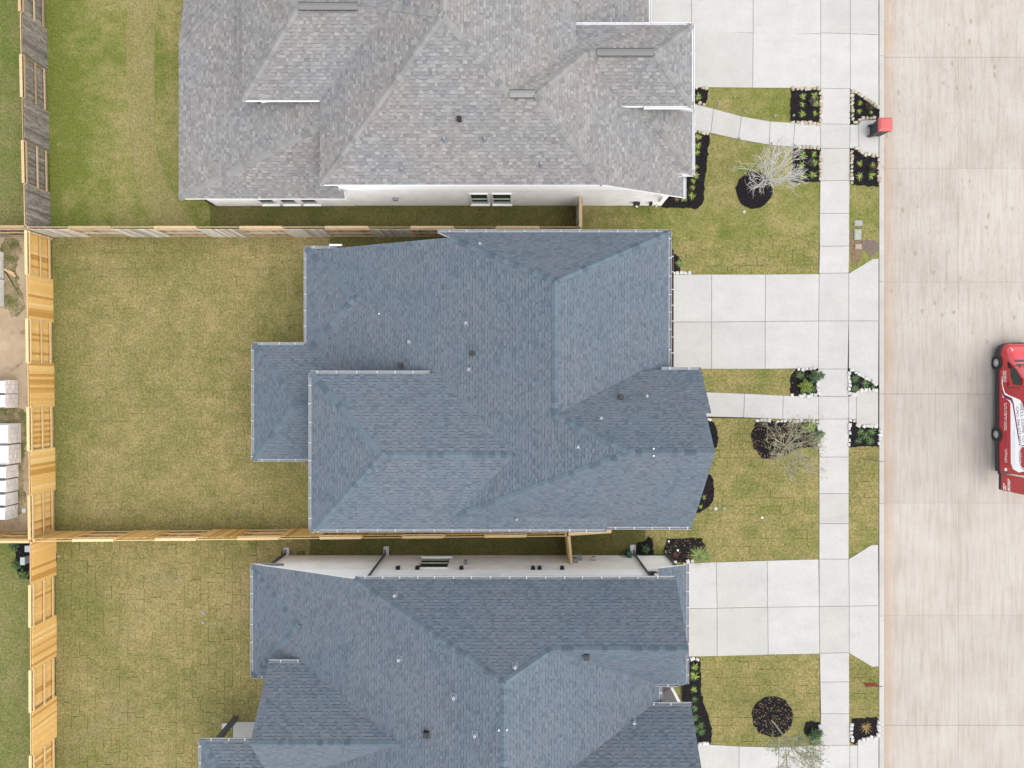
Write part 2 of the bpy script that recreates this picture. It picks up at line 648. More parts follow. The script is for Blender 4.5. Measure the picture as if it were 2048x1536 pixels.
M['wood_new'] = wood('fresh_cedar', (0.50, 0.27, 0.07), (0.70, 0.43, 0.145), (0.76, 0.53, 0.23))
M['wood_new_pale'] = wood('fresh_pine_rail', (0.54, 0.38, 0.19), (0.60, 0.43, 0.23), (0.62, 0.46, 0.26))
M['wood_old'] = wood('weathered_cedar', (0.17, 0.15, 0.125), (0.28, 0.245, 0.205), (0.40, 0.35, 0.29), 0.8)
M['wood_old_rail'] = wood('half_weathered_rail', (0.36, 0.25, 0.13), (0.48, 0.34, 0.19), (0.52, 0.40, 0.26), 0.2)
M['wood_mid'] = wood('half_weathered_cedar', (0.36, 0.31, 0.25), (0.60, 0.53, 0.44), (0.74, 0.68, 0.58), 0.3)
M['leaf'] = attr_mat('leaf', 0.6, 0.25, 0.12, 14, 0.0)
M['bark_pale'] = plain('pale_bark', kc((0.84, 0.81, 0.76)), 0.9, 0.15, 30)
M['bark_tan'] = plain('tan_bark', kc((0.62, 0.575, 0.40)), 0.9, 0.15, 30)

# ------------------------------------------------------------------ the ground
GZ = -0.16
g = MB()
g.quad([(-450, -450, GZ), (450, -450, GZ), (450, 450, GZ), (-450, 450, GZ)])
tag(g.build('ground', M['far_grass']), 'grassy ground running out under the whole neighbourhood', kind='structure')


def sheet(name, poly, z, mat, label, kind='structure', parent=None, thick=0.12):
    me = slab_mesh(name, poly, z, z - thick, mat)
    o = new_obj(name, me, parent)
    if parent is None:
        tag(o, label, kind=kind)
    elif kind == 'stuff':
        o['kind'] = 'stuff'
    return o


def pxpoly(pts, h=0.0):
    return [P2(x, y, h) for x, y in pts]


STREET_Z = -0.13
# street: separate concrete bays
street = thing('street', 'pale warm concrete street along the kerb', None, (23, 0, STREET_Z))
street['kind'] = 'structure'
del_keys = [k for k in ('category',) if k in street.keys()]
sy = [-40, -30.5, -23.7, P(0, 1453).y, P(0, 1232).y, P(0, 1007).y, P(0, 788).y, P(0, 563).y, P(0, 335).y, P(0, 112).y, 22.8, 28.6, 40]
sxs = [P(1769.5, 0).x, P(1920, 0).x, 27.3, 32.0]
bb = MB()
bb.quad([(sxs[0] - .05, -40, STREET_Z - .03), (32, -40, STREET_Z - .03), (32, 40, STREET_Z - .03), (sxs[0] - .05, 40, STREET_Z - .03)])
bb.build('joint_filler', M['joint'], street)
for i in range(len(sy) - 1):
    for j in range(len(sxs) - 1):
        dark_joint = 0.014
        x0, x1 = sxs[j] + (0.003 if j else 0), sxs[j + 1] - 0.003
        wj = 0.007 if (i in (3, 6, 9)) else 0.003
        wj2 = 0.007 if (i in (2, 5, 8)) else 0.003
        new_obj('street_slab', slab_mesh('street_slab', [(x0, sy[i] + wj), (x1, sy[i] + wj), (x1, sy[i + 1] - wj2), (x0, sy[i + 1] - wj2)],
                                         STREET_Z, STREET_Z - .1, M['street']), street)

# kerb in lengths
KX0, KX1 = P(1758.2, 0).x, P(1769, 0).x
kerb = thing('kerb', 'low pale concrete kerb between the yards and the street', None, (KX0, 0, 0))
kerb['kind'] = 'structure'
ky = sorted(sy)
for i in range(len(ky) - 1):
    mb = MB()
    y0, y1 = ky[i] + .008, ky[i + 1] - .008
    zt = 0.03
    pr = [(KX0, zt), (KX1 - .09, zt - 0.005), (KX1 - .02, zt - .05), (KX1 + .01, STREET_Z + .002), (KX1 + .01, STREET_Z - .1), (KX0, STREET_Z - .1)]
    n = len(pr)
    for k in range(n):
        a, c_ = pr[k], pr[(k + 1) % n]
        mb.quad([(a[0], y0, a[1]), (a[0], y1, a[1]), (c_[0], y1, c_[1]), (c_[0], y0, c_[1])][::-1])
    mb.quad([(p[0], y0, p[1]) for p in pr])
    mb.quad([(p[0], y1, p[1]) for p in pr][::-1])
    mb.build('kerb_length', M['curb'], kerb)

# ------------------------------------------------------------------ concrete drives, walks, sidewalk
CZ = 0.03
EXCL = []      # polygons (world xy) where no grass grows


def paving(name, label, slabs, gap=0.011):
    cx = sum(p[0] for s in slabs for p in s) / sum(len(s) for s in slabs)
    cy = sum(p[1] for s in slabs for p in s) / sum(len(s) for s in slabs)
    root = thing(name, label, None, (cx, cy, 0))
    root['kind'] = 'structure'
    for s in slabs:
        s = ccw(s)
        EXCL.append(s)
        # shrink each slab a little for the joint
        c = Vector((sum(p[0] for p in s) / len(s), sum(p[1] for p in s) / len(s)))
        sh = []
        n = len(s)
        for i in range(n):
            a, b_, d = Vector(s[i - 1]), Vector(s[i]), Vector(s[(i + 1) % n])
            e1, e2 = (b_ - a).normalized(), (d - b_).normalized()
            n1, n2 = Vector((-e1.y, e1.x)), Vector((-e2.y, e2.x))
            k = n1 + n2
            k = k / max(0.5, k.dot(n1)) if k.length > 0.1 else n1
            q = b_ + k * gap
            sh.append((q.x, q.y))
        zt = CZ + random.uniform(-0.002, 0.002)
        new_obj('concrete_slab', slab_mesh('concrete_slab', sh, zt, -0.12, [M['concrete'], M['concrete_edge']], 0.07), root)
        new_obj('joint_bed', slab_mesh('joint_bed', s, CZ - 0.022, -0.13, M['joint']), root)['kind'] = 'stuff'
    return root


def R(x0, y0, x1, y1):
    return pxpoly([(x0, y0), (x1, y0), (x1, y1), (x0, y1)])


def Q(*pts):
    return pxpoly(pts)


paving('driveway', 'wide white driveway beside the light grey roofed house', [
    R(1290, -130, 1383, 64), R(1383, -130, 1506, 66), R(1506, -130, 1641, 68),
    Q((1290, 64), (1383, 64), (1383, 175), (1290, 175)), Q((1383, 64), (1506, 66), (1505, 176), (1383, 175)), Q((1506, 66), (1641, 68), (1641, 177), (1505, 176)),
    Q((1700, -130), (1757, -130), (1757, 70), (1700, 68)), Q((1700, 68), (1757, 70), (1757, 218), (1748, 215), (1700, 178))])
paving('driveway', 'clean double driveway in front of the middle house garage', [
    R(1336, 549, 1423, 644), Q((1423, 549), (1531, 549), (1530, 643), (1423, 644)), Q((1531, 549), (1638, 548), (1637, 642), (1530, 643)),
    Q((1336, 644), (1423, 644), (1423, 738), (1336, 738)), Q((1423, 644), (1530, 643), (1530, 738), (1423, 738)), Q((1530, 643), (1637, 642), (1636, 737), (1530, 738)),
    Q((1697, 547), (1745, 518), (1757, 517), (1757, 642), (1697, 642)), Q((1697, 642), (1757, 642), (1756, 771), (1697, 738))])
paving('driveway', 'pale driveway in front of the lower slate roofed house', [
    Q((1366, 1126), (1432, 1124), (1434, 1216), (1366, 1217)), Q((1432, 1124), (1534, 1121), (1535, 1214), (1434, 1216)), Q((1534, 1121), (1637, 1118), (1638, 1213), (1535, 1214)),
    Q((1366, 1217), (1434, 1216), (1434, 1312), (1370, 1313)), Q((1434, 1216), (1535, 1214), (1536, 1309), (1434, 1312)), Q((1535, 1214), (1638, 1213), (1639, 1307), (1536, 1309)),
    Q((1697, 1118), (1742, 1090), (1756, 1089), (1757, 1211), (1698, 1212)), Q((1698, 1212), (1757, 1211), (1757, 1332), (1745, 1334), (1698, 1306))])
sw_l = [(-130, 1641), (66, 1641), (177, 1641), (248, 1640), (297, 1641), (362, 1640), (427, 1639), (493, 1639), (547, 1638), (642, 1637), (738, 1636), (793, 1637), (838, 1637),
        (914, 1638), (987, 1638), (1047, 1638), (1118, 1638), (1213, 1638), (1306, 1639), (1364, 1640), (1427, 1641), (1490, 1640), (1660, 1640)]
sw_r = [(-130, 1700), (68, 1700), (178, 1700), (249, 1700), (297, 1699), (361, 1699), (427, 1698), (492, 1698), (546, 1697), (642, 1697), (738, 1695), (793, 1697), (838, 1697),
        (914, 1697), (987, 1697), (1047, 1697), (1118, 1697), (1212, 1698), (1305, 1698), (1363, 1698), (1427, 1698), (1490, 1699), (1660, 1699)]
paving('sidewalk', 'long straight concrete sidewalk crossing all three driveways',
       [Q((sw_l[i][1], sw_l[i][0]), (sw_r[i][1], sw_r[i][0]), (sw_r[i + 1][1], sw_r[i + 1][0]), (sw_l[i + 1][1], sw_l[i + 1][0])) for i in range(len(sw_l) - 1)])
wt = [(1360, 196), (1388, 208), (1427, 218), (1483, 233), (1540, 243), (1589, 246), (1640, 248)]
wb = [(1360, 256), (1386, 261), (1421, 266), (1476, 279), (1538, 290), (1586, 294), (1641, 296)]
paving('path', 'curved front path of the light grey roofed house', [Q(wt[i], wt[i + 1], wb[i + 1], wb[i]) for i in range(len(wt) - 1)]
       + [Q((1700, 249), (1717, 250), (1717, 297), (1699, 297)), Q((1717, 248), (1722, 241), (1757, 240), (1757, 313), (1726, 308), (1717, 298))])
paving('path', 'straight front path of the middle house', [
    Q((1404, 784), (1489, 787), (1487, 835), (1404, 833)), Q((1489, 787), (1566, 791), (1565, 838), (1487, 835)), Q((1566, 791), (1637, 793), (1637, 839), (1565, 838)),
    Q((1697, 792), (1712, 792), (1712, 839), (1697, 839)), Q((1712, 783), (1756, 782), (1756, 851), (1712, 850))])
paving('path', 'white front path at the lower edge beside the round mulch ring', [
    Q((1385, 1487), (1478, 1492), (1477, 1600), (1385, 1600)), Q((1478, 1492), (1557, 1494), (1557, 1600), (1477, 1600)), Q((1557, 1494), (1640, 1490), (1640, 1600), (1557, 1600)),
    Q((1699, 1490), (1715, 1490), (1715, 1600), (1699, 1600)), Q((1715, 1480), (1722, 1476), (1757, 1473), (1757, 1600), (1715, 1600))])
paving('patio', 'small concrete back patio slab beside the dark downpipe', [Q((466, 1443), (520, 1443), (520, 1500), (466, 1500))])

# ------------------------------------------------------------------ lawns
LZ = 0.0
soil_z = -0.022


def base_sheet(name, poly, mat, label, z=LZ):
    return sheet(name, poly, z, mat, label)


# soil under the sod, grown lawns and neighbours' yards
lawn1b = base_sheet('lawn', Q((92, -130), (420, -130), (420, 474), (100, 474)), M['lawn_green'], 'greener established back lawn with a curved pale sod strip')
lawn1f = base_sheet('lawn', Q((1152, 160), (1640, 160), (1640, 486), (1152, 486)), M['lawn_green'], 'established front lawn of the light grey roofed house')
side1 = base_sheet('lawn', Q((420, 380), (1152, 380), (1152, 473), (420, 473)), M['side_grass_shaded'], 'shaded grass strip beside the white brick wall of the top house')
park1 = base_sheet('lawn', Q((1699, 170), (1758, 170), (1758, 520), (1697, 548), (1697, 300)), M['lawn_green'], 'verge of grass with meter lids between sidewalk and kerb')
side2n = base_sheet('lawn', Q((620, 472), (1345, 474), (1345, 520), (620, 520)), M['side_grass_shaded'], 'shaded strip of grass under the eaves north of the middle house')
side2s = base_sheet('lawn', Q((620, 1040), (1300, 1040), (1300, 1118), (520, 1118), (520, 1060)), M['side_grass_shaded'], 'shaded side yard grass between the two slate roofed houses')
wn_ = base_sheet('lawn', Q((-140, -130), (91, -130), (101, 470), (-140, 470)), M['far_grass'], 'patchy lawn behind the weathered back fence')
ws_ = base_sheet('lawn', Q((-140, 1064), (111, 1064), (111, 1700), (-140, 1700)), M['far_grass'], 'green lawn behind the fresh back fence')
wd_ = base_sheet('dirt', Q((-140, 470), (101, 470), (111, 1064), (-140, 1064)), M['dirt'], 'bare sandy dirt behind the fresh wooden fence', z=-0.006)

strip_pts_l = [(262, -60), (257, 0), (252, 60), (252, 130), (256, 200), (258, 270), (264, 330), (278, 385), (296, 430), (318, 458)]
strip_pts_r = [(324, -60), (318, 0), (311, 60), (309, 130), (311, 200), (308, 255), (318, 315), (338, 370), (366, 420), (392, 452)]
strip = sheet('sod_strip', Q(*(strip_pts_l + strip_pts_r[::-1])), 0.014, M['strip_sod'], '', parent=lawn1b)

# weedy patches on the dirt
for k, pts in enumerate(([(0, 475), (34, 475), (44, 500), (30, 530), (40, 575), (52, 610), (30, 640), (0, 610)], [(-30, 815), (52, 812), (56, 850), (50, 905), (42, 950), (52, 1000), (40, 1035), (-30, 1040)])):
    sheet('weed_patch', wobble(smooth_poly(Q(*pts), 1), 0.12, 0.10, k), 0.004 + 0.002 * k, M['weeds'], '', parent=wd_)

SOD_L, SOD_W = 0.615, 0.418


def sod_meshes(mat, n=14, L=SOD_L, W=SOD_W):
    out = []
    for k in range(n):
        gap = random.choice((0.0005, 0.001, 0.001, 0.002, 0.003, 0.005, 0.009))
        base = [(-L / 2 + gap, -W / 2 + gap), (0, -W / 2 + gap), (L / 2 - gap, -W / 2 + gap), (L / 2 - gap, 0), (L / 2 - gap, W / 2 - gap), (0, W / 2 - gap), (-L / 2 + gap, W / 2 - gap), (-L / 2 + gap, 0)]
        poly = [(x + random.uniform(-.004, .004), y + random.uniform(-.004, .004)) for x, y in base]
        out.append(slab_mesh('sod', poly, 0.0, -0.05, mat))
    return out


def sod_lawn(label, poly, mat, vertical=False, holes=(), soil=None, limit=300, zbase=0.006):
    root = sheet('lawn', poly, soil_z, soil or M['soil'], label)
    meshes = sod_meshes(mat)
    xs = [p[0] for p in poly]
    ys = [p[1] for p in poly]
    dx, dy = (SOD_W, SOD_L) if vertical else (SOD_L, SOD_W)
    cells = []
    if vertical:
        c0 = 0
        x = min(xs) + dx / 2
        while x < max(xs) + dx / 2:
            off = random.uniform(0, dy)
            y = min(ys) - off + dy / 2
            while y < max(ys) + dy / 2:
                cells.append((x, y))
                y += dy
            x += dx
    else:
        y = max(ys) - dy / 2
        while y > min(ys) - dy / 2:
            off = random.uniform(0, dx)
            x = min(xs) - off + dx / 2
            while x < max(xs) + dx / 2:
                cells.append((x, y))
                x += dx
            y -= dy
    arr = np.array(cells)
    inn = np.ones(len(arr), bool)
    touch = pip(arr, poly)
    for ex, ey in ((-.5, -.5), (.5, -.5), (.5, .5), (-.5, .5)):
        k_ = pip(arr + np.array([[ex * dx, ey * dy]]), poly)
        inn &= k_
        touch |= k_
    part_cells = arr[touch & ~inn]
    keep = inn.copy()
    for h in holes:
        keep &= ~pip(arr, h)
    arr = arr[keep]
    order = np.argsort(np.hypot(arr[:, 0], arr[:, 1]))
    rest = []
    for n_, i in enumerate(order):
        x, y = arr[i]
        jz = zbase + random.uniform(-0.005, 0.005)
        rz = random.gauss(0, 0.008) + (math.pi / 2 if vertical else 0)
        jx, jy = random.gauss(0, 0.005), random.gauss(0, 0.005)
        me = random.choice(meshes)
        if n_ < limit:
            o = bpy.data.objects.new('sod', me)
            COL.objects.link(o)
            o.location = (x + jx, y + jy, jz)
            o.rotation_euler = (0, 0, rz)
            o.parent = root
        else:
            rest.append((me, x + jx, y + jy, jz, rz))
    vs, fs = [], []
    for x, y in part_cells:          # pieces cut to the lawn's edge
        if any(pip(np.array([[x, y]]), h)[0] for h in holes):
            continue
        cp = clip_rect([tuple(p) for p in poly], x - dx / 2 + .003, x + dx / 2 - .003, y - dy / 2 + .003, y + dy / 2 - .003)
        if len(cp) < 3 or abs(area2(cp)) < .01:
            continue
        me = slab_mesh('cut_sod', cp, zbase + random.uniform(-.005, .005), zbase - .05, mat)
        if limit > 0 and len(arr) < limit:
            new_obj('sod', me, root)
        else:
            n0 = len(vs)
            vs += [tuple(v.co) for v in me.vertices]
            fs += [tuple(n0 + i for i in f.vertices) for f in me.polygons]
    if rest or vs:
        for me, x, y, z, rz in rest:
            n0 = len(vs)
            ca, sa = math.cos(rz), math.sin(rz)
            for v in me.vertices:
                vs.append((x + v.co.x * ca - v.co.y * sa, y + v.co.x * sa + v.co.y * ca, z + v.co.z))
            for f in me.polygons:
                fs.append(tuple(n0 + i for i in f.vertices))
        me = bpy.data.meshes.new('sod_field')
        me.from_pydata(vs, [], fs)
        me.materials.append(mat)
        o = new_obj('sod_field', me, root)
        o['kind'] = 'stuff'
    return root


H2_FOOT = [(-9.5, 6.1), (6.6, 6.1), (6.6, 0.3), (7.6, 0.3), (7.6, -6.0), (-8.5, -6.0), (-8.5, 1.8), (-9.5, 1.8)]
H3_FOOT = [(-12.0, -8.9), (8.0, -8.9), (8.0, -30), (-10.8, -30), (-10.8, -13.6), (-12.0, -13.6)]
PORCH2 = [(-12.0, 1.6), (-8.5, 1.6), (-8.5, -3.3), (-12.0, -3.3)]
L2B = Q((103, 473), (660, 473), (660, 1058), (110, 1062))
L3B = Q((111, 1066), (620, 1062), (620, 1340), (620, 1640), (112, 1640))
sod_lawn('tan new sod back lawn of the middle house, laid in rows', L2B, M['sod'], False, [H2_FOOT, PORCH2])
sod_lawn('new sod back lawn of the lower house, laid in columns', L3B, M['sod'], True, [H3_FOOT])
L2N = Q((1338, 482), (1460, 480), (1530, 474), (1575, 466), (1610, 472), (1638, 484), (1637, 549), (1338, 551))
sod_lawn('new sod strip between the top driveway lawn and the double driveway', L2N, M['sod_front'], False, [], zbase=0.012)
L2M = Q((1380, 738), (1592, 738), (1582, 750), (1582, 792), (1380, 786))
sod_lawn('short strip of front sod between double driveway and straight path', L2M, M['sod_front'], False, [])
L2S = Q((1290, 835), (1637, 838), (1638, 1119), (1366, 1126), (1290, 1112))
sod_lawn('front sod lawn of the middle house below the straight path', L2S, M['sod_front'], False, [H2_FOOT, H3_FOOT])
L3F = Q((1375, 1312), (1639, 1306), (1640, 1490), (1560, 1495), (1385, 1489))
sod_lawn('front sod lawn of the lower house around the round mulch ring', L3F, M['sod_front'], False, [H3_FOOT])
V2 = Q((1697, 850), (1758, 850), (1757, 1090), (1742, 1090), (1697, 1119))
sod_lawn('sod verge with the faded sign between sidewalk and kerb', V2, M['sod_front'], False, [])
V3 = Q((1698, 1306), (1745, 1334), (1758, 1332), (1758, 1480), (1698, 1492))
sod_lawn('sod verge with the bright red sign between sidewalk and kerb', V3, M['sod_front'], False, [])

# ------------------------------------------------------------------ roofs
class House:
    def __init__(self, root, planes, verts_, faces, pal, capmat):
        self.root = root
        self.pl = planes          # name -> (a,b,c): z = aX+bY+c
        self.vt = verts_          # name -> ('x', v) / ('y', v)
        self.fc = faces           # name -> boundary list
        self.pal = pal
        self.capmat = capmat
        self.poly = {n: self.face(n) for n in faces}

    def eq(self, n):
        if n in self.pl:
            a, b, c = self.pl[n]
            return (a, b, -1.0, -c)
        k, v = self.vt[n]
        return (1, 0, 0, v) if k == 'x' else (0, 1, 0, v)

    def meet(self, p, q, r):
        A = np.array([self.eq(p)[:3], self.eq(q)[:3], self.eq(r)[:3]], float)
        B = np.array([self.eq(p)[3], self.eq(q)[3], self.eq(r)[3]], float)
        return Vector(np.linalg.solve(A, B))

    def face(self, n):
        bl = self.fc[n]
        return [self.meet(n, bl[i], bl[(i + 1) % len(bl)]) for i in range(len(bl))]

    def z(self, n, x, y):
        a, b, c = self.pl[n]
        return a * x + b * y + c


def px_plane(axis, v0, h0, slope):
    """plane with height h0 at axis=v0, rising by slope along +axis"""
    if axis == 'x':
        return (slope, 0.0, h0 - slope * v0)
    return (0.0, slope, h0 - slope * v0)


EXPO = 0.143


def shingles(house, n, roof):
    poly = house.poly[n]
    a, b, c = house.pl[n]
    g = Vector((a, b, 0))
    sl = g.length
    up = Vector((a / sl, b / sl, sl)).normalized()
    nrm = Vector((-a, -b, 1)).normalized()
    vdir = up.cross(nrm).normalized()
    low = min(poly, key=lambda p: p.z)
    o = Vector(low)
    st = [((p - o).dot(vdir), (p - o).dot(up)) for p in poly]
    st = ccw(st)
    smin, smax = min(p[0] for p in st) - .3, max(p[0] for p in st)
    tmax = max(p[1] for p in st)
    rows = int(tmax / EXPO) + 2
    tabs = []
    for k in range(rows):
        t0 = k * EXPO - 0.02
        s = smin + random.uniform(0, .25)
        s -= 0.3
        raised = random.random() < .5
        while s < smax:
            w = random.choice((0.10, 0.13, 0.15, 0.18, 0.21, 0.26))
            tabs.append((s, s + w, t0, t0 + EXPO, raised))
            s += w
            raised = not raised if random.random() < .86 else raised
    T = np.array([x[:4] for x in tabs])
    spoly = st
    ins = np.ones(len(T), bool)
    for (i, j) in ((0, 2), (1, 2), (1, 3), (0, 3)):
        ins &= pip(T[:, (i, j)], spoly)
    # tabs touched by a polygon edge or vertex need clipping
    near = np.zeros(len(T), bool)
    for i in range(len(spoly)):
        p, q = Vector(spoly[i - 1]), Vector(spoly[i])
        L = (q - p).length
        m = max(2, int(L / 0.04))
        for k in range(m + 1):
            r = p.lerp(q, k / m)
            # rows containing r
            near |= (T[:, 0] <= r.x) & (T[:, 1] >= r.x) & (T[:, 2] <= r.y) & (T[:, 3] >= r.y)
    anyc = np.zeros(len(T), bool)
    for (i, j) in ((0, 2), (1, 2), (1, 3), (0, 3)):
        anyc |= pip(T[:, (i, j)], spoly)
    near |= anyc & ~ins
    mb = MB()
    pal = house.pal
    def to3(s, t, h):
        return o + vdir * s + up * t + nrm * h
    for i, (s0, s1, t0, t1, raised) in enumerate(tabs):
        if near[i]:
            pts = clip_rect(spoly, s0, s1, t0, t1)
            if len(pts) < 3:
                continue
            full = False
        elif ins[i]:
            pts = [(s0, t0), (s1, t0), (s1, t1), (s0, t1)]
            full = True
        else:
            continue
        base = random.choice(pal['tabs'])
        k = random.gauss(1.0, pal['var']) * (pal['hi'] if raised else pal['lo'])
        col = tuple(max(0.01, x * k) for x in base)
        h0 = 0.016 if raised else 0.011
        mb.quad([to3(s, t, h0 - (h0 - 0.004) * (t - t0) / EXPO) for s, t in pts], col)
        if full and raised and t0 > 0.1:  # dark strip below raised tabs: printed band and butt-edge shade put into colour
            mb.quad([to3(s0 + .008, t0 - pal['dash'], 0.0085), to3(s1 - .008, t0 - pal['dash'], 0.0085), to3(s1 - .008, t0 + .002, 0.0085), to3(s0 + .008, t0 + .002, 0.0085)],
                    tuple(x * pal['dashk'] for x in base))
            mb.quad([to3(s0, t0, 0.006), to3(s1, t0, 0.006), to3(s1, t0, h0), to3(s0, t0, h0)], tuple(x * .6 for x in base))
    # make normals face up
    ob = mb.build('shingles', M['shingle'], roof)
    me = ob.data
    ob['kind'] = 'stuff'
    bm = bmesh.new()
    bm.from_mesh(me)
    flip = [f for f in bm.faces if f.normal.dot(nrm) < -0.2]
    bmesh.ops.reverse_faces(bm, faces=flip)
    bm.to_mesh(me)
    bm.free()
    return ob


def build_roof(house, skip_caps=()):
    # decking
    mb = MB()
    for n, poly in house.poly.items():
        p = list(poly)
        if area2([(v.x, v.y) for v in p]) < 0:
            p = p[::-1]
        top = [Vector((v.x, v.y, v.z)) for v in p]
        bot = [v - Vector((0, 0, .16)) for v in top]
        mb.quad(top, mi=0)
        mb.quad(bot[::-1], mi=1)
        m = len(top)
        for i in range(m):
            j = (i + 1) % m
            mb.quad([top[i], bot[i], bot[j], top[j]], mi=1)
    roof = mb.build('roof', [M['deck'], M['fascia']], house.root)
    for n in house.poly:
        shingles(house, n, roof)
    done = set()
    for n, bl in house.fc.items():
        poly = house.poly[n]
        for i, q in enumerate(bl):
            if q not in house.pl or (q, n) in done or q not in house.fc:
                continue
            if (n, q) in skip_caps or (q, n) in skip_caps:
                continue
            done.add((n, q))
            A, B = Vector(poly[i - 1]), Vector(poly[i])
            if (B - A).length < 0.3:
                continue
            # convex test
            mid = (A + B) / 2
            d = (B - A).normalized()
            sidev = Vector((-d.y, d.x, 0)).normalized()
            pts2 = np.array([[mid.x + sidev.x * .05, mid.y + sidev.y * .05]])
            if not pip(pts2, [(v.x, v.y) for v in poly])[0]:
                sidev = -sidev
            tp = mid + sidev * .3
            if house.z(n, tp.x, tp.y) > house.z(q, tp.x, tp.y) - 0.01:
                continue
            caps(house, roof, A, B, n, q, sidev)
    return roof


def caps(house, roof, A, B, n, q, sideN):
    if A.z > B.z:
        A, B = B, A
    d = (B - A)
    L = d.length
    d.normalize()

    def side_in(pn, flat):
        a, b, c = house.pl[pn]
        nr = Vector((-a, -b, 1)).normalized()
        s = nr.cross(d).normalized()
        if s.dot(flat) < 0:
            s = -s
        return s, nr
    s1, n1 = side_in(n, sideN)
    s2, n2 = side_in(q, -sideN)
    up = (n1 + n2).normalized()
    w, ex, ln = 0.145, 0.235, 0.30
    mb = MB()
    def ring(t, r):
        return [d * t + s1 * w + n1 * (r * .8), d * t + up * (r + .012), d * t + s2 * w + n2 * (r * .8)]
    r0, r1 = ring(0, .036), ring(ln, .02)
    rb = ring(0, .012)
    for k in (0, 1):
        mb.quad([r0[k], r0[k + 1], r1[k + 1], r1[k]])
        mb.quad([rb[k], rb[k + 1], r0[k + 1], r0[k]])
    me = mb.mesh('ridge_cap', house.capmat)
    bm = bmesh.new()
    bm.from_mesh(me)
    bmesh.ops.reverse_faces(bm, faces=[f for f in bm.faces if f.normal.z < -0.05])
    bm.to_mesh(me)
    bm.free()
    inv = parent_inv(roof)
    k = 0
    t = 0.02
    while t < L - .12:
        o = bpy.data.objects.new('ridge_cap', me)
        COL.objects.link(o)
        o.location = A + d * t
        o.parent = roof
        o.matrix_parent_inverse = inv
        t += ex * random.uniform(.96, 1.04)


def gutter(root, p0, p1, h, out, mat=None, brackets=True, w=0.125, ends=True):
    """open U gutter along p0-p1 (xy), roof edge height h, outward unit normal out"""
    mat = mat or M['gutter']
    p0, p1, out = Vector((*p0, 0)), Vector((*p1, 0)), Vector((*out, 0))
    d = (p1 - p0)
    L = d.length
    d.normalize()
    zt, dep = h - 0.01, 0.12
    prof = [(0.004, zt + .01), (0.004, zt - dep), (w * .8, zt - dep), (w, zt - .05), (w, zt), (w - .014, zt), (w - .014, zt - .04), (w * .72, zt - dep + .01), (0.018, zt - dep + .01), (0.018, zt + .01)]
    mb = MB()
    n = len(prof)
    for i in range(n):
        a, b_ = prof[i], prof[(i + 1) % n]
        mb.quad([p0 + out * a[0] + Vector((0, 0, a[1])), p1 + out * a[0] + Vector((0, 0, a[1])), p1 + out * b_[0] + Vector((0, 0, b_[1])), p0 + out * b_[0] + Vector((0, 0, b_[1]))])
    for e in (p0, p1):
        mb.quad([e + out * .004 + Vector((0, 0, zt + .005)), e + out * w + Vector((0, 0, zt)), e + out * (w * .8) + Vector((0, 0, zt - dep)), e + out * .004 + Vector((0, 0, zt - dep))])
    g = mb.build('gutter', mat, root)
    if brackets:
        bmk = MB()
        ang = math.atan2(d.y, d.x)
        bmk.box((0, 0, 0), (0.026, w - .012, 0.02), ang)
        me = bmk.mesh('gutter_bracket', M['bracket'])
        t = random.uniform(.25, .6)
        inv = parent_inv(g)
        while t < L - .1:
            o = bpy.data.objects.new('gutter_bracket', me)
            COL.objects.link(o)
            o.location = p0 + d * t + out * (w / 2 + .004) + Vector((0, 0, zt + .006))
            o.parent = g
            o.matrix_parent_inverse = inv
            t += random.uniform(.72, .92)
    return g


def wall(root, pts, mat, name='wall', th=0.16, side=1):
    """pts: list of (x, y, z0, z1): a wall standing along the chain, thickness to the inside"""
    mb = MB()
    for i in range(len(pts) - 1):
        a, b_ = pts[i], pts[i + 1]
        d = Vector((b_[0] - a[0], b_[1] - a[1], 0)).normalized()
        nn = Vector((-d.y, d.x, 0)) * th * side
        A0, A1 = Vector((a[0], a[1], a[2])), Vector((a[0], a[1], a[3]))
        B0, B1 = Vector((b_[0], b_[1], b_[2])), Vector((b_[0], b_[1], b_[3]))
        mb.quad([A0, B0, B1, A1])
        mb.quad([A0 + nn, A1 + nn, B1 + nn, B0 + nn])
        mb.quad([A1, B1, B1 + nn, A1 + nn])
        mb.quad([A0, A1, A1 + nn, A0 + nn])
        mb.quad([B0, B0 + nn, B1 + nn, B1])
    return mb.build(name, mat, root)


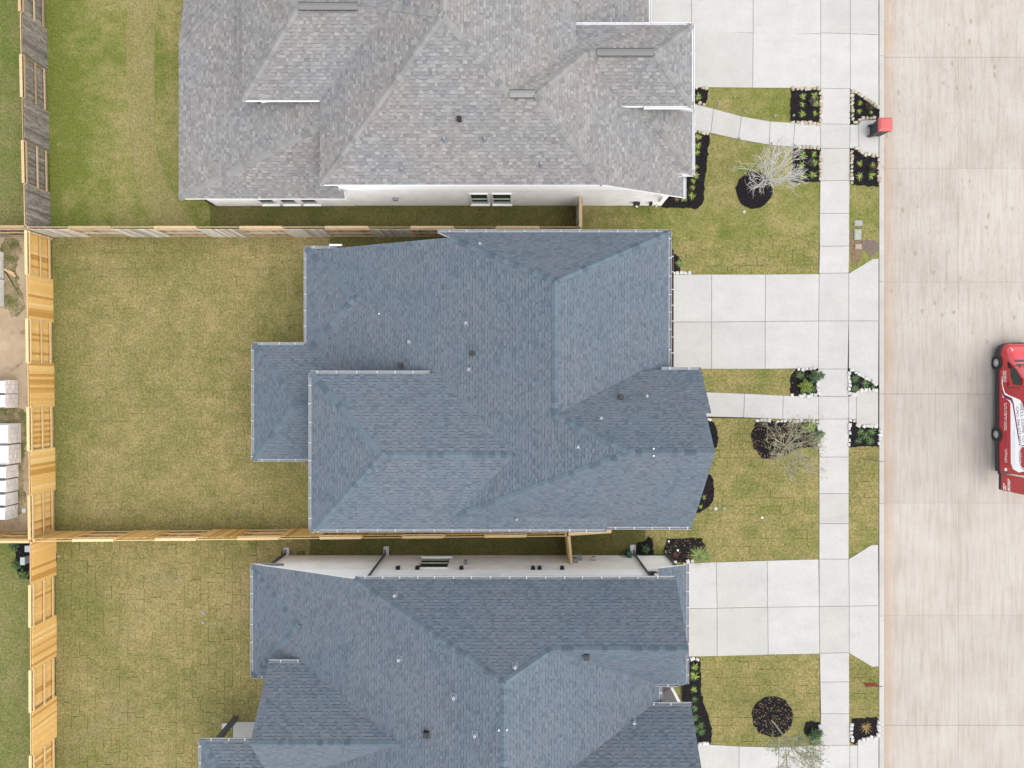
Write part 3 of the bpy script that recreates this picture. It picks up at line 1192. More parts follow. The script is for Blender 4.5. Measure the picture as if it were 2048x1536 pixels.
def vent(house, roof, kind, px, py, plane, s=.75):
    """roof vent measured on the photograph, standing on the named roof plane"""
    h = 5.0
    for _ in range(12):
        p = P(px, py, h)
        h = house.z(plane, p.x, p.y)
    p = P(px, py, h)
    a, b, c = house.pl[plane]
    mb = MB()
    up = Vector((a, b, 0)).normalized() if (a or b) else Vector((0, 1, 0))
    ang = math.atan2(up.y, up.x) - math.pi / 2
    sl = math.hypot(a, b)
    if kind == 'pipe':
        # flashing plate lying on the slope, collar and white pipe
        r = Vector((up.y, -up.x, 0))
        U = Vector((up.x, up.y, sl)).normalized()
        q = [p + r * (sx_ * .13 * s) + U * (sy_ * .15 * s) + Vector((0, 0, .035)) for sx_, sy_ in ((-1, -1), (1, -1), (1, 1), (-1, 1))]
        q2 = [v - Vector((0, 0, .03)) for v in q]
        mb.quad(q, mi=1)
        for i in range(4):
            j = (i + 1) % 4
            mb.quad([q2[i], q2[j], q[j], q[i]], mi=1)
        mb.tube(p, p + Vector((0, 0, .14)), .10 * s, .06 * s, 10, mi=1)
        mb.tube(p + Vector((0, 0, .05)), p + Vector((0, 0, .34 * s)), .048 * s, .048 * s, 10, mi=0)
        mb.tube(p + Vector((0, 0, .30 * s)), p + Vector((0, 0, .36 * s)), .056 * s, .056 * s, 10, mi=0)
        mb.tube(p + Vector((0, 0, .33 * s)), p + Vector((0, 0, .365 * s)), .03 * s, .03 * s, 8, mi=2)
        return mb.build('vent_pipe', [M['white_pipe'], M['flashing'], M['black_metal']], roof)
    if kind == 'grey':
        mb.tube(p, p + Vector((0, 0, .12)), .11, .07, 10)
        mb.tube(p + Vector((0, 0, .05)), p + Vector((0, 0, .26)), .05, .05, 10, mi=1)
        return mb.build('vent_pipe', [M['flashing'], M['grey_metal']], roof)
    if kind == 'box':
        mb.box(p + Vector((0, 0, .08)), (.24 * s, .24 * s, .16), ang)
        mb.box(p + Vector((0, 0, .19)), (.27 * s, .27 * s, .06), ang)
        mb.box(p + Vector((0, 0, .225)), (.17 * s, .17 * s, .03), ang, mi=0)
        return mb.build('roof_vent', [M['black_metal'], M['grey_metal']], roof)
    if kind == 'dot':
        mb.tube(p, p + Vector((0, 0, .14)), .036, .036, 8)
        return mb.build('vent_pipe', [M['white_pipe']], roof)


BLUE = dict(tabs=[(0.158, 0.194, 0.231), (0.152, 0.189, 0.226), (0.162, 0.194, 0.228), (0.138, 0.172, 0.208), (0.155, 0.189, 0.224), (0.168, 0.191, 0.220), (0.129, 0.160, 0.196)],
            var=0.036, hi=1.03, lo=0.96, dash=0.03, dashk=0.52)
GREY = dict(tabs=[(0.303, 0.298, 0.288), (0.322, 0.317, 0.304), (0.268, 0.26, 0.256), (0.286, 0.277, 0.273), (0.332, 0.327, 0.312), (0.274, 0.262, 0.258), (0.256, 0.25, 0.25)],
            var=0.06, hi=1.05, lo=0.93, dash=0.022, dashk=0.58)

# ---- the middle house
h2 = thing('house', 'middle house with slate blue shingle roof and pale gutters', 'house', (0, 0, 0))
H2 = House(h2, {
    'W': px_plane('x', -3.25, 5.6, .426), 'E': px_plane('x', 6.87, 5.6, -.416), 'N': px_plane('y', 6.65, 5.6, -.87),
    'WN': px_plane('y', -2.68, 8.96, -.866), 'WS': px_plane('y', -2.68, 8.96, .98),
    'SS': px_plane('y', -6.36, 5.68, .40), 'SN': px_plane('y', 0.46, 5.6, -.42), 'SW': px_plane('x', -8.8, 5.6, .43),
    'BW': px_plane('x', -9.79, 3.0, .42), 'BN': px_plane('y', 6.45, 3.0, -.42), 'BS': px_plane('y', 1.5, 3.0, .42),
    'PN': px_plane('y', 1.86, 3.0, -.41), 'PS': px_plane('y', -3.57, 3.0, .41), 'PW': px_plane('x', -12.29, 3.0, .47),
    'GE': px_plane('x', 7.58, 3.0, -.40)},
    {'y638': ('y', 6.38), 'y665': ('y', 6.65), 'y645': ('y', 6.45), 'x687': ('x', 6.87), 'y014': ('y', 0.14), 'x848': ('x', -8.48), 'x979': ('x', -9.79),
     'y186': ('y', 1.86), 'y357': ('y', -3.57), 'x1229': ('x', -12.29), 'x880': ('x', -8.8), 'y046': ('y', .46), 'y636': ('y', -6.36), 'x412': ('x', 4.12), 'y630': ('y', -6.3),
     'x793': ('x', 7.93), 'x815': ('x', 8.15), 'ym12': ('y', -1.2), 'y061': ('y', .61), 'x758': ('x', 7.58), 'x660': ('x', 6.6), 'y64': ('y', 6.38), 'y07': ('y', .74), 'y03': ('y', .3)},
    {'W': ['y638', 'N', 'E', 'WN', 'WS', 'SS', 'SN', 'y014', 'PN', 'BS', 'BN'],
     'E': ['x687', 'y03', 'WN', 'W', 'N'], 'N': ['y665', 'E', 'W'],
     'WN': ['WS', 'W', 'E', 'y061', 'x815', 'ym12', 'x793'], 'WS': ['WN', 'x793', 'y630', 'x412', 'SS', 'W'],
     'SS': ['y636', 'SW', 'SN', 'W', 'WS', 'x412'], 'SN': ['y046', 'W', 'SS', 'SW'], 'SW': ['x880', 'SN', 'SS'],
     'BW': ['x979', 'BS', 'BN'], 'BN': ['y645', 'W', 'BS', 'BW'], 'BS': ['BW', 'BN', 'W', 'PN'],
     'PN': ['y186', 'BW', 'BS', 'W', 'y014', 'x848', 'PS', 'PW'], 'PS': ['y357', 'PW', 'PN', 'x848'], 'PW': ['x1229', 'PN', 'PS'],
     'GE': ['x758', 'y07', 'x660', 'y64']},
    BLUE, M['cap_blue'])
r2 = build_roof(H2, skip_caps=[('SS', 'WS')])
for k, x, y, pl in (('pipe', 960, 489, 'N'), ('pipe', 932, 647, 'W'), ('pipe', 819, 684, 'W'), ('pipe', 938, 739, 'W'), ('pipe', 1155, 893, 'W'), ('pipe', 1201, 836, 'WN'),
                    ('pipe', 1292, 792, 'WN'), ('pipe', 1033, 1037, 'WS'), ('box', 802, 731, 'W'), ('box', 944, 707, 'W'), ('box', 1241, 793, 'WN'),
                    ('dot', 1306, 897, 'WN'), ('dot', 1306, 911, 'WS'), ('dot', 759, 628, 'W')):
    vent(H2, r2, k, x, y, pl)
gutter(h2, (-3.27, 6.65), (6.9, 6.65), 5.6, (0, 1))
gutter(h2, (6.87, 6.7), (6.87, .7), 5.6, (1, 0))
gutter(h2, (7.58, 6.4), (7.58, .74), 3.0, (1, 0), M['gutter_brown'])
gutter(h2, (6.45, .61), (8.15, .61), 6.11, (0, 1))
gutter(h2, (4.2, -6.3), (7.93, -6.3), 5.41, (0, -1))
gutter(h2, (-8.85, -6.36), (4.12, -6.36), 5.68, (0, -1))
gutter(h2, (-8.8, .5), (-8.8, -6.4), 5.6, (-1, 0))
gutter(h2, (-8.85, .46), (-3.6, .46), 5.6, (0, 1))
gutter(h2, (-9.79, 6.5), (-9.79, 1.9), 3.0, (-1, 0))
gutter(h2, (-9.84, 6.45), (-8.35, 6.45), 3.0, (0, 1))
gutter(h2, (-12.29, 1.9), (-12.29, -3.6), 3.0, (-1, 0))
gutter(h2, (-12.33, 1.86), (-9.9, 1.86), 3.0, (0, 1))
gutter(h2, (-12.33, -3.57), (-8.95, -3.57), 3.0, (0, -1))
wz = lambda x: H2.z('W', x, 0) - .17
wall(h2, [(6.55, 6.08, 0, 5.5), (-3.2, 6.08, 0, 5.45), (-9.45, 6.08, 0, wz(-9.45))], M['brick_h2'])
wall(h2, [(-9.45, 6.08, 0, 2.8), (-9.45, 1.8, 0, 2.8)], M['brick_h2'])
wall(h2, [(-9.45, 1.8, 0, 2.8), (-8.45, 1.8, 0, 2.8)], M['brick_h2'])
wall(h2, [(-8.45, 1.8, 0, 2.9), (-8.45, .12, 0, 2.9)], M['brick_h2'])
wall(h2, [(-8.46, .12, 0, 5.44), (-8.46, -6.02, 0, 5.44)], M['fascia'])
wall(h2, [(-3.0, .13, 2.9, 5.45), (-8.44, .13, 2.9, 5.45)], M['fascia'])
wall(h2, [(-8.44, -6.02, 0, 5.5), (7.6, -6.02, 0, 5.5)], M['brick_h2'])
wall(h2, [(7.6, -6.0, 0, 5.5), (7.6, -2.68, 0, 8.75), (7.6, .28, 0, 6.15)], M['brick_h2'])
wall(h2, [(7.58, .29, 0, 6.1), (6.56, .29, 0, 6.1)], M['brick_h2'])
wall(h2, [(6.56, .3, 0, 5.45), (6.56, 6.06, 0, 5.45)], M['brick_h2'])
wall(h2, [(7.3, .75, 0, 2.85), (7.3, 6.06, 0, 2.85)], M['brick_h2'])
mb = MB()
for (x, y) in ((-11.95, 1.5), (-11.95, -3.2)):
    mb2 = MB()
    mb2.box((x, y, 1.42), (.3, .3, 2.84))
    mb2.build('porch_post', M['brick_h2'], h2)
mb.box((-11.95, -.85, 2.76), (.2, 4.4, .16))
mb.build('porch_beam', M['fascia'], h2)
# soil pad / patio under the porch roof
new_obj('porch_floor', slab_mesh('porch_floor', PORCH2, CZ, -.1, M['concrete']), h2)
mb = MB()
mb.box((7.31, 3.4, 1.15), (.06, 4.8, 2.2))
mb.build('garage_door', M['fascia'], h2)
# downpipe elbow lying at the north west gutter end
mb = MB()
mb.box((-8.4, 6.62, 2.96), (.6, .09, .07))
mb.build('downpipe_elbow', M['gutter_white'], h2)
EXCL += [H2_FOOT, PORCH2]

# ---- the top house
h1 = thing('house', 'top house with mottled light grey shingle roof', 'house', (0, 13, 0))
LWp = px_plane('x', -15.86, 3.0, .30)
lk = -0.25
lwn = (LWp[0] + lk * (-1.5 / 2.34), LWp[1] + lk * (1.8 / 2.34), LWp[2] - lk * ((-1.5 * -15.6 + 1.8 * 16.3) / 2.34))
H1 = House(h1, {
    'MS': px_plane('y', 8.8, 5.4, .465), 'MW': px_plane('x', -8.48, 5.4, .49), 'FE': px_plane('x', .9, 7.0, -.51), 'ME': px_plane('x', -2.79, 8.19, -.465),
    'FN': px_plane('y', 16.06, 5.0, -.5), 'FS': px_plane('y', 12.43, 5.0, .4), 'FEE': px_plane('x', 8.05, 5.0, -.44),
    'SE2': px_plane('x', 8.46, 3.5, -.47), 'SS2': px_plane('y', 9.87, 3.5, .445),
    'NS': px_plane('y', 12.52, 5.4, .5), 'NW': px_plane('x', -11.92, 5.4, .545), 'NN': px_plane('y', 15.78, 7.03, -.5),
    'MW2': (.4547, -.0886, 7.03 + .4547 * 5.15 + .0886 * 15.78),
    'LW': LWp, 'LS': px_plane('y', 8.83, 3.0, .85), 'LWN': lwn, 'GE': px_plane('x', 6.46, 3.3, -.4)},
    {'y880': ('y', 8.8), 'x809': ('x', 8.09), 'y987': ('y', 9.87), 'y1275': ('y', 12.75), 'x846': ('x', 8.46), 'y1243': ('y', 12.43), 'x805': ('x', 8.05),
     'y1606': ('y', 16.06), 'x280': ('x', 2.8), 'y1904': ('y', 19.04), 'x848': ('x', -8.48), 'y1252': ('y', 12.52), 'x1192': ('x', -11.92), 'x1586': ('x', -15.86),
     'x816': ('x', -8.16), 'y1284': ('y', 12.84), 'x1160': ('x', -11.6), 'y220': ('y', 22.0), 'y883': ('y', 8.83), 'y912': ('y', 9.12), 'x795': ('x', -7.95),
     'x646': ('x', 6.46), 'x310': ('x', 2.6), 'y1575': ('y', 15.75)},
    {'MS': ['y880', 'FE', 'FN', 'ME', 'MW2', 'MW'], 'FE': ['FN', 'MS', 'y880', 'x809', 'y987', 'SS2', 'y1275', 'FS'],
     'SS2': ['y987', 'SE2', 'y1275', 'FE'], 'SE2': ['x846', 'y1275', 'SS2'], 'FS': ['y1243', 'FEE', 'FN', 'FE'], 'FEE': ['x805', 'FN', 'FS'],
     'FN': ['y1606', 'FEE', 'FS', 'FE', 'MS', 'ME', 'x280'], 'ME': ['MS', 'FN', 'x280', 'y1904', 'MW2'],
     'MW2': ['ME', 'MS', 'MW', 'NS', 'NN', 'y1904'], 'MW': ['x848', 'y880', 'MS', 'MW2', 'NS'],
     'NS': ['y1252', 'MW', 'MW2', 'NN', 'NW'], 'NW': ['x1192', 'NS', 'NN'], 'NN': ['y1904', 'NW', 'NS', 'MW2'],
     'LW': ['x1586', 'LS', 'x816', 'y1284', 'x1160', 'y220', 'LWN'], 'LWN': ['x1586', 'LW', 'y220'], 'LS': ['y883', 'LW', 'x816', 'y912', 'x795'],
     'GE': ['x646', 'y220', 'x310', 'y1575']},
    GREY, M['cap_grey'])
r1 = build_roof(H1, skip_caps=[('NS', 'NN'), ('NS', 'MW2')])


def ridge_vent(roof, a, b_, w=.30):
    a, b_ = Vector(a), Vector(b_)
    d = (b_ - a).normalized()
    s = Vector((-d.y, d.x, 0)).normalized() * (w / 2)
    mb = MB()
    z1, z2 = Vector((0, 0, .10)), Vector((0, 0, .03))
    mb.quad([a - s + z2, b_ - s + z2, b_ + z1, a + z1])
    mb.quad([a + z1, b_ + z1, b_ + s + z2, a + s + z2])
    for sg in (-1, 1):
        e = s * sg
        mb.quad([a + e + z2, b_ + e + z2, b_ + e * 1.22 + z2 * .7, a + e * 1.22 + z2 * .7], mi=1)
        mb.quad([a + e + z2, b_ + e + z2, b_ + e - z2, a + e - z2], mi=1)
    return mb.build('ridge_vent', [M['cap_grey'], M['black_metal']], roof)


rz1 = H1.meet('NS', 'NN', 'x1192').z
ridge_vent(r1, (P(597, 13, rz1).x, 15.78, rz1), (P(716, 15, rz1).x, 15.78, rz1))
a_, b_ = H1.meet('FN', 'MS', 'ME'), H1.meet('FN', 'MS', 'FE')
ridge_vent(r1, a_.lerp(b_, .03), a_.lerp(b_, .98))
a_, b_ = H1.meet('FN', 'FS', 'FEE'), H1.meet('FN', 'FS', 'FE')
ridge_vent(r1, a_.lerp(b_, .02), a_.lerp(b_, .85))
for k, x, y, pl in (('box', 919, 240, 'MS'), ('grey', 889, 280, 'MS'), ('grey', 970, 280, 'MS'), ('grey', 805, 340, 'MS'), ('grey', 1082, 330, 'MS'), ('grey', 812, 4, 'MW2')):
    vent(H1, r1, k, x, y, pl)
gw = M['gutter_white']
gutter(h1, (5.9, 12.43), (8.1, 12.43), 5.0, (0, -1), gw, False)
gutter(h1, (8.05, 12.35), (8.05, 16.12), 5.0, (1, 0), gw, False)
gutter(h1, (2.8, 16.06), (8.1, 16.06), 5.0, (0, 1), gw, True)
gutter(h1, (8.46, 9.8), (8.46, 12.75), 3.5, (1, 0), gw, False)
gutter(h1, (7.45, 9.87), (8.52, 9.87), 3.5, (0, -1), gw, False)
gutter(h1, (8.09, 8.75), (8.09, 9.8), 3.33, (1, 0), gw, False)
gutter(h1, (6.46, 15.8), (6.46, 22), 3.3, (1, 0), gw, False)
wall(h1, [(-15.5, 9.25, 0, 2.85), (-8.16, 9.25, 0, 2.85)], M['brick_h1'])
wall(h1, [(-15.5, 22, 0, 1.9), (-15.5, 16.2, 0, 2.8), (-15.5, 9.25, 0, 2.85)], M['brick_h1'])
wall(h1, [(-8.16, 9.27, 0, 5.4), (4.04, 9.27, 0, 5.4), (7.75, 9.27, 0, 3.3)], M['brick_h1'])
wall(h1, [(-8.16, 13.0, 2.5, 5.35), (-8.16, 9.26, 2.5, 5.35)], M['fascia'])
wall(h1, [(-11.6, 12.84, 3.9, 5.35), (-8.16, 12.84, 3.9, 5.35)], M['fascia'])
wall(h1, [(-11.6, 18.7, 3.9, 5.35), (-11.6, 12.84, 3.9, 5.35)], M['fascia'])
wall(h1, [(7.74, 9.28, 0, 3.25), (7.74, 10.2, 0, 3.25)], M['brick_h1'])
wall(h1, [(7.74, 10.2, 0, 3.3), (8.12, 10.2, 0, 3.3), (8.12, 12.75, 0, 3.3)], M['brick_h1'])
wall(h1, [(4.6, 12.75, 3.2, 4.85), (7.73, 12.75, 3.2, 4.85), (7.73, 15.74, 0, 4.85)], M['brick_h1'])
wall(h1, [(7.73, 15.74, 0, 4.85), (2.6, 15.74, 0, 4.85)], M['brick_h1'])
wall(h1, [(2.5, 15.7, 0, 5.4), (2.5, 19.0, 0, 5.4)], M['fascia'])
wall(h1, [(6.15, 15.8, 0, 3.1), (6.15, 22, 0, 3.1)], M['brick_h1'])
wall(h1, [(2.5, 18.8, 3, 5.4), (-2.8, 18.8, 3, 7.6), (-8, 18.8, 3, 5.2), (-11.6, 18.8, 3, 5.2)], M['fascia'])
EXCL.append([(-15.5, 9.25), (7.75, 9.25), (8.1, 12.7), (7.7, 15.7), (6.15, 15.7), (6.15, 23), (-15.5, 23)])


def window(root, axis, wallv, u0, u1, z0, z1, outward, blind=True):
    """window in a wall perpendicular to axis 'y' (u along x)"""
    fr = MB()
    o = outward
    y = wallv
    t = 0.055
    fr.box(((u0 + u1) / 2, y + o * .02, z1 + t / 2), (u1 - u0 + 2 * t, .09, t))
    fr.box(((u0 + u1) / 2, y + o * .05, z0 - t / 2), (u1 - u0 + 2 * t + .06, .16, t))
    for u in (u0 - t / 2, u1 + t / 2):
        fr.box((u, y + o * .02, (z0 + z1) / 2), (t, .088, z1 - z0))
    fr.box(((u0 + u1) / 2, y + o * .022, (z0 + z1) / 2), (u1 - u0, .04, .02))
    w = fr.build('window', M['window_frame'], root)
    g = MB()
    g.box(((u0 + u1) / 2, y + o * .012, (z0 + z1) / 2), (u1 - u0, .02, z1 - z0))
    g.build('pane', M['glass'], w)
    return w


window(h1, 'y', 9.27, P(946, 400).x, P(977, 400).x, .45, 2.3, -1)
window(h1, 'y', 9.27, P(988, 400).x, P(1021, 400).x, .45, 2.3, -1)
for x in (548, 590, 630):
    window(h1, 'y', 9.25, P(x - 14, 408).x, P(x + 14, 408).x, .5, 2.2, -1)


def wall_box(root, name, x, y, z, s, mat):
    mb = MB()
    mb.box((x, y, z), s)
    mb.box((x, y + (.0), z + s[2] * .5 + .01), (s[0] * 1.15, s[1] * 1.05, .02))
    return mb.build(name, mat, root)


wall_box(h1, 'wall_vent', P(793, 394, 1.2).x, 9.19, 1.5, (.26, .12, .2), M['grey_metal'])
wall_box(h1, 'wall_vent', P(1190, 373, 4.5).x, 9.19, 4.6, (.26, .12, .3), M['grey_metal'])
wall_box(h1, 'wall_vent', P(760, 372, 5).x, 9.21, 4.75, (.75, .08, .18), M['grey_metal'])
for x in (1270, 1277, 1302):
    wall_box(h1, 'meter_box', P(x, 405, .8).x, 9.17, .7, (.12, .14, .25), M['black_metal'])
mb = MB()
mb.tube(P(1326, 392, 3.0), P(1318, 404, .4), .05, .05, 6)
mb.tube(P(1318, 404, .4), P(1312, 413, .05), .05, .05, 6)
mb.build('downpipe', M['gutter_white'], h1)

# ---- the lower house
h3 = thing('house', 'lower house with slate blue roof and white side wall', 'house', (0, -14, 0))
H3 = House(h3, {
    'N': px_plane('y', -8.58, 5.5, -.96), 'W': px_plane('x', -12.33, 3.0, .466), 'E': px_plane('x', -.32, 8.6, -.466), 'NS': px_plane('y', -13.2, 5.5, .93),
    'SN': px_plane('y', -14.1, 5.6, -.93), 'SS': px_plane('y', -17.0, 8.3, .93), 'WN': px_plane('y', -12.74, 4.3, -.875), 'WS': px_plane('y', -15.3, 6.54, .875),
    'BN': px_plane('y', -8.67, 3.0, -.51), 'BS': px_plane('y', -13.9, 3.0, .45), 'BW': px_plane('x', -12.33, 3.0, .5),
    'PN': px_plane('y', -17.0, 3.0, -.41), 'PW': px_plane('x', -14.8, 3.0, .45), 'GE': px_plane('x', 8.31, 3.0, -.43)},
    {'y858': ('y', -8.58), 'y2000': ('y', -20.0), 'y1306': ('y', -13.06), 'y1274': ('y', -12.74), 'x1114': ('x', -11.14), 'y1950': ('y', -18.37), 'x1050': ('x', -10.5), 'y1700': ('y', -17.0), 'x1080': ('x', -10.8),
     'y2100': ('y', -21.0), 'x1480': ('x', -14.8), 'x1233': ('x', -12.33), 'y867': ('y', -8.67), 'x1082': ('x', -10.82), 'y1390': ('y', -13.9), 'x722': ('x', 7.22), 'y1320': ('y', -13.2),
     'x650': ('x', 6.5), 'y1442': ('y', -14.42), 'y1410': ('y', -14.1), 'x785': ('x', 7.85), 'x831': ('x', 8.31), 'y862': ('y', -8.62), 'x690': ('x', 6.86), 'y1430': ('y', -14.3)},
    {'W': ['y858', 'N', 'E', 'y2000', 'x1050', 'WS', 'WN', 'y1306', 'BS', 'BN'],
     'N': ['y858', 'x722', 'NS', 'E', 'W'], 'NS': ['N', 'x722', 'y1320', 'E'], 'E': ['N', 'NS', 'y1320', 'x650', 'y1442', 'SN', 'SS', 'y2000', 'W'],
     'SN': ['y1410', 'x785', 'SS', 'E'], 'SS': ['SN', 'x785', 'y2000', 'E'], 'WN': ['y1274', 'W', 'WS', 'x1114'], 'WS': ['WN', 'W', 'y1950', 'x1114'],
     'BW': ['x1233', 'BS', 'BN'], 'BN': ['y867', 'W', 'BS', 'BW'], 'BS': ['BW', 'BN', 'W', 'y1306', 'x1082', 'y1390'],
     'PN': ['y1700', 'x1080', 'y2100', 'PW'], 'PW': ['x1480', 'PN', 'y2100'], 'GE': ['x831', 'y862', 'x690', 'y1430']},
    BLUE, M['cap_blue'])
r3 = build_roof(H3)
for k, x, y, pl in (('pipe', 791, 1188, 'N'), ('pipe', 799, 1316, 'W'), ('pipe', 908, 1391, 'W'), ('pipe', 950, 1466, 'W'), ('pipe', 1030, 1330, 'N'), ('pipe', 1266, 1441, 'SN'),
                    ('dot', 998, 1458, 'W'), ('dot', 1014, 1457, 'E'), ('box', 853, 1466, 'W'), ('box', 1172, 1312, 'NS')):
    vent(H3, r3, k, x, y, pl, .9)
gutter(h3, (-6.9, -8.58), (7.22, -8.58), 5.5, (0, 1))
gutter(h3, (-12.33, -8.62), (-12.33, -13.95), 3.0, (-1, 0))
gutter(h3, (-12.38, -8.67), (-10.9, -8.67), 3.0, (0, 1))
gutter(h3, (-12.38, -13.9), (-11.7, -13.9), 3.0, (0, -1))
gutter(h3, (-11.14, -12.74), (-9.65, -12.74), 4.3, (0, 1))
gutter(h3, (-14.85, -17.0), (-11.35, -17.0), 3.0, (0, 1))
gutter(h3, (-14.8, -16.95), (-14.8, -21.0), 3.0, (-1, 0))
gutter(h3, (8.31, -8.6), (8.31, -14.3), 3.0, (1, 0), M['gutter'])
gutter(h3, (6.3, -13.2), (7.3, -13.2), 5.5, (0, -1))
gutter(h3, (6.5, -13.2), (6.5, -14.1), 5.42, (1, 0))
gutter(h3, (5.95, -14.1), (7.9, -14.1), 5.6, (0, 1))
B3 = M['brick_h3']
w3 = lambda x: H3.z('W', x, 0) - .17
wall(h3, [(6.4, -8.9, 0, 5.5), (-6.6, -8.9, 0, 5.45), (-12.0, -8.9, 0, w3(-12.0))], B3)
wall(h3, [(-12.0, -8.9, 0, 2.85), (-12.0, -13.58, 0, 2.85)], B3)
wall(h3, [(-12.0, -13.58, 0, 2.85), (-10.8, -13.58, 0, 2.85)], B3)
wall(h3, [(-10.82, -13.06, 0, 4.3), (-10.82, -15.3, 0, 6.3), (-10.82, -18.4, 0, 3.5)], M['fascia'])
wall(h3, [(-9.0, -13.07, 3.0, 4.2), (-10.82, -13.07, 3.0, 4.2)], M['fascia'])
wall(h3, [(8.0, -8.91, 0, 2.62), (6.4, -8.91, 0, 2.62)], B3)
wall(h3, [(6.86, -13.2, 3.3, 5.5), (6.86, -10.85, 3.3, 7.5), (6.86, -8.92, 3.3, 5.5)], M['fascia'])
wall(h3, [(7.98, -14.2, 0, 2.85), (7.98, -8.93, 0, 2.85)], B3)
wall(h3, [(7.98, -14.2, 0, 2.85), (6.5, -14.2, 0, 2.85)], B3)
wall(h3, [(6.2, -14.42, 0, 5.4), (6.2, -13.0, 0, 5.4)], B3)
wall(h3, [(7.52, -14.42, 0, 5.5), (5.5, -14.42, 0, 5.5)], plain('shade_toned_porch_wall', (.2, .185, .165), .8, .08))  # shade of the entry recess put into this wall's darker taupe colour
wall(h3, [(7.52, -20.0, 0, 5.5), (7.52, -17, 0, 8.1), (7.52, -14.44, 0, 5.7)], B3)
wall(h3, [(-10.8, -20, 0, 5.0), (7.5, -20, 0, 5.0)], B3)
mb = MB()
mb.box((6.63, -9.5, 2.98), (.46, 1.15, .06))
mb.build('flat_roof', M['downspout'], h3)
mb = MB()
mb.box((8.2, -15.75, 1.5), (.2, .2, 3.0))
mb.build('porch_post', M['fascia'], h3)
mb = MB()
mb.box((8.02, -11.6, 1.15), (.06, 4.6, 2.2))
mb.build('garage_door', M['fascia'], h3)
window(h3, 'y', -8.9, P(846, 1118, .75).x, P(901, 1118, .75).x, .75, 2.55, 1)
window(h3, 'y', -8.9, P(958, 1150, 4.5).x, P(1001, 1150, 4.5).x, 4.0, 4.95, 1)
for x in (796, 835, 923, 1066, 1079, 1124):
    wall_box(h3, 'wall_vent', P(x, 1139, 2.75).x, -8.82, 2.72, (.17, .16, .18), M['black_metal'])
wall_box(h3, 'wall_lamp', P(931, 1127, 1.7).x, -8.8, 1.75, (.13, .16, .3), M['grey_metal'])
wall_box(h3, 'meter_box', P(1149, 1124, 1.4).x, -8.78, 1.35, (.26, .2, .38), M['grey_metal'])
wall_box(h3, 'meter_box', P(1160, 1117, .9).x, -8.75, .95, (.18, .26, .22), M['grey_metal'])
wall_box(h3, 'meter_box', P(1187, 1120, .9).x, -8.8, 1.0, (.16, .16, .2), M['gutter'])
wall_box(h3, 'hose_box', P(1257, 1108, .3).x, -8.72, .35, (.2, .3, .45), plain('dark_green_plastic', (.015, .06, .05), .5))


def downpipe(root, x, y, ztop, mat, pale=True):
    mb = MB()
    mb.box((x, y, ztop / 2), (.075, .09, ztop))
    mb.box((x, y + .1, .1), (.075, .22, .08))
    d = mb.build('downpipe', mat, root)
    return d


downpipe(h3, -6.57, -8.8, 5.4, M['downspout'])
downpipe(h3, 6.33, -8.8, 5.4, M['downspout'])
downpipe(h3, -11.75, -8.8, 2.95, M['downspout'])
downpipe(h3, 7.95, -8.82, 2.6, M['downspout'])
mb = MB()
mb.box((-14.35, -17.35, 1.4), (.22, .22, 2.8))
mb.build('porch_post', plain('dark_grey_post', (.055, .055, .058), .6), h3)
EXCL.append(H3_FOOT)


def splash(px, py, w, l, label, rz=0.0):
    p = P(px, py)
    mb = MB()
    mb.box((0, 0, .03), (w, l, .06))
    mb.box((-w / 2 + .02, 0, .075), (.04, l, .04))
    mb.box((w / 2 - .02, 0, .075), (.04, l, .04))
    o = mb.build('splash_block', M['splash'], None, loc=(p.x, p.y, .012))
    o.rotation_euler.z = rz
    tag(o, label, 'splash block', 'white splash blocks under downpipes')


splash(574, 1104, .27, .5, 'white splash block at the back corner of the lower house')
splash(773, 1102, .27, .5, 'white splash block under the diagonal downpipe by the back window')
splash(1265, 1099, .27, .5, 'white splash block beside the dark green hose box')
splash(455, 1451, .5, .27, 'white splash block at the corner of the back patio')

# ------------------------------------------------------------------ fences
FENCE_H = 1.83
PICK_W = 0.139


def picket_mesh(mat, h):
    mb = MB()
    mb.box((0, 0, h / 2), (PICK_W - .004, .018, h))
    return mb.mesh('picket', mat)


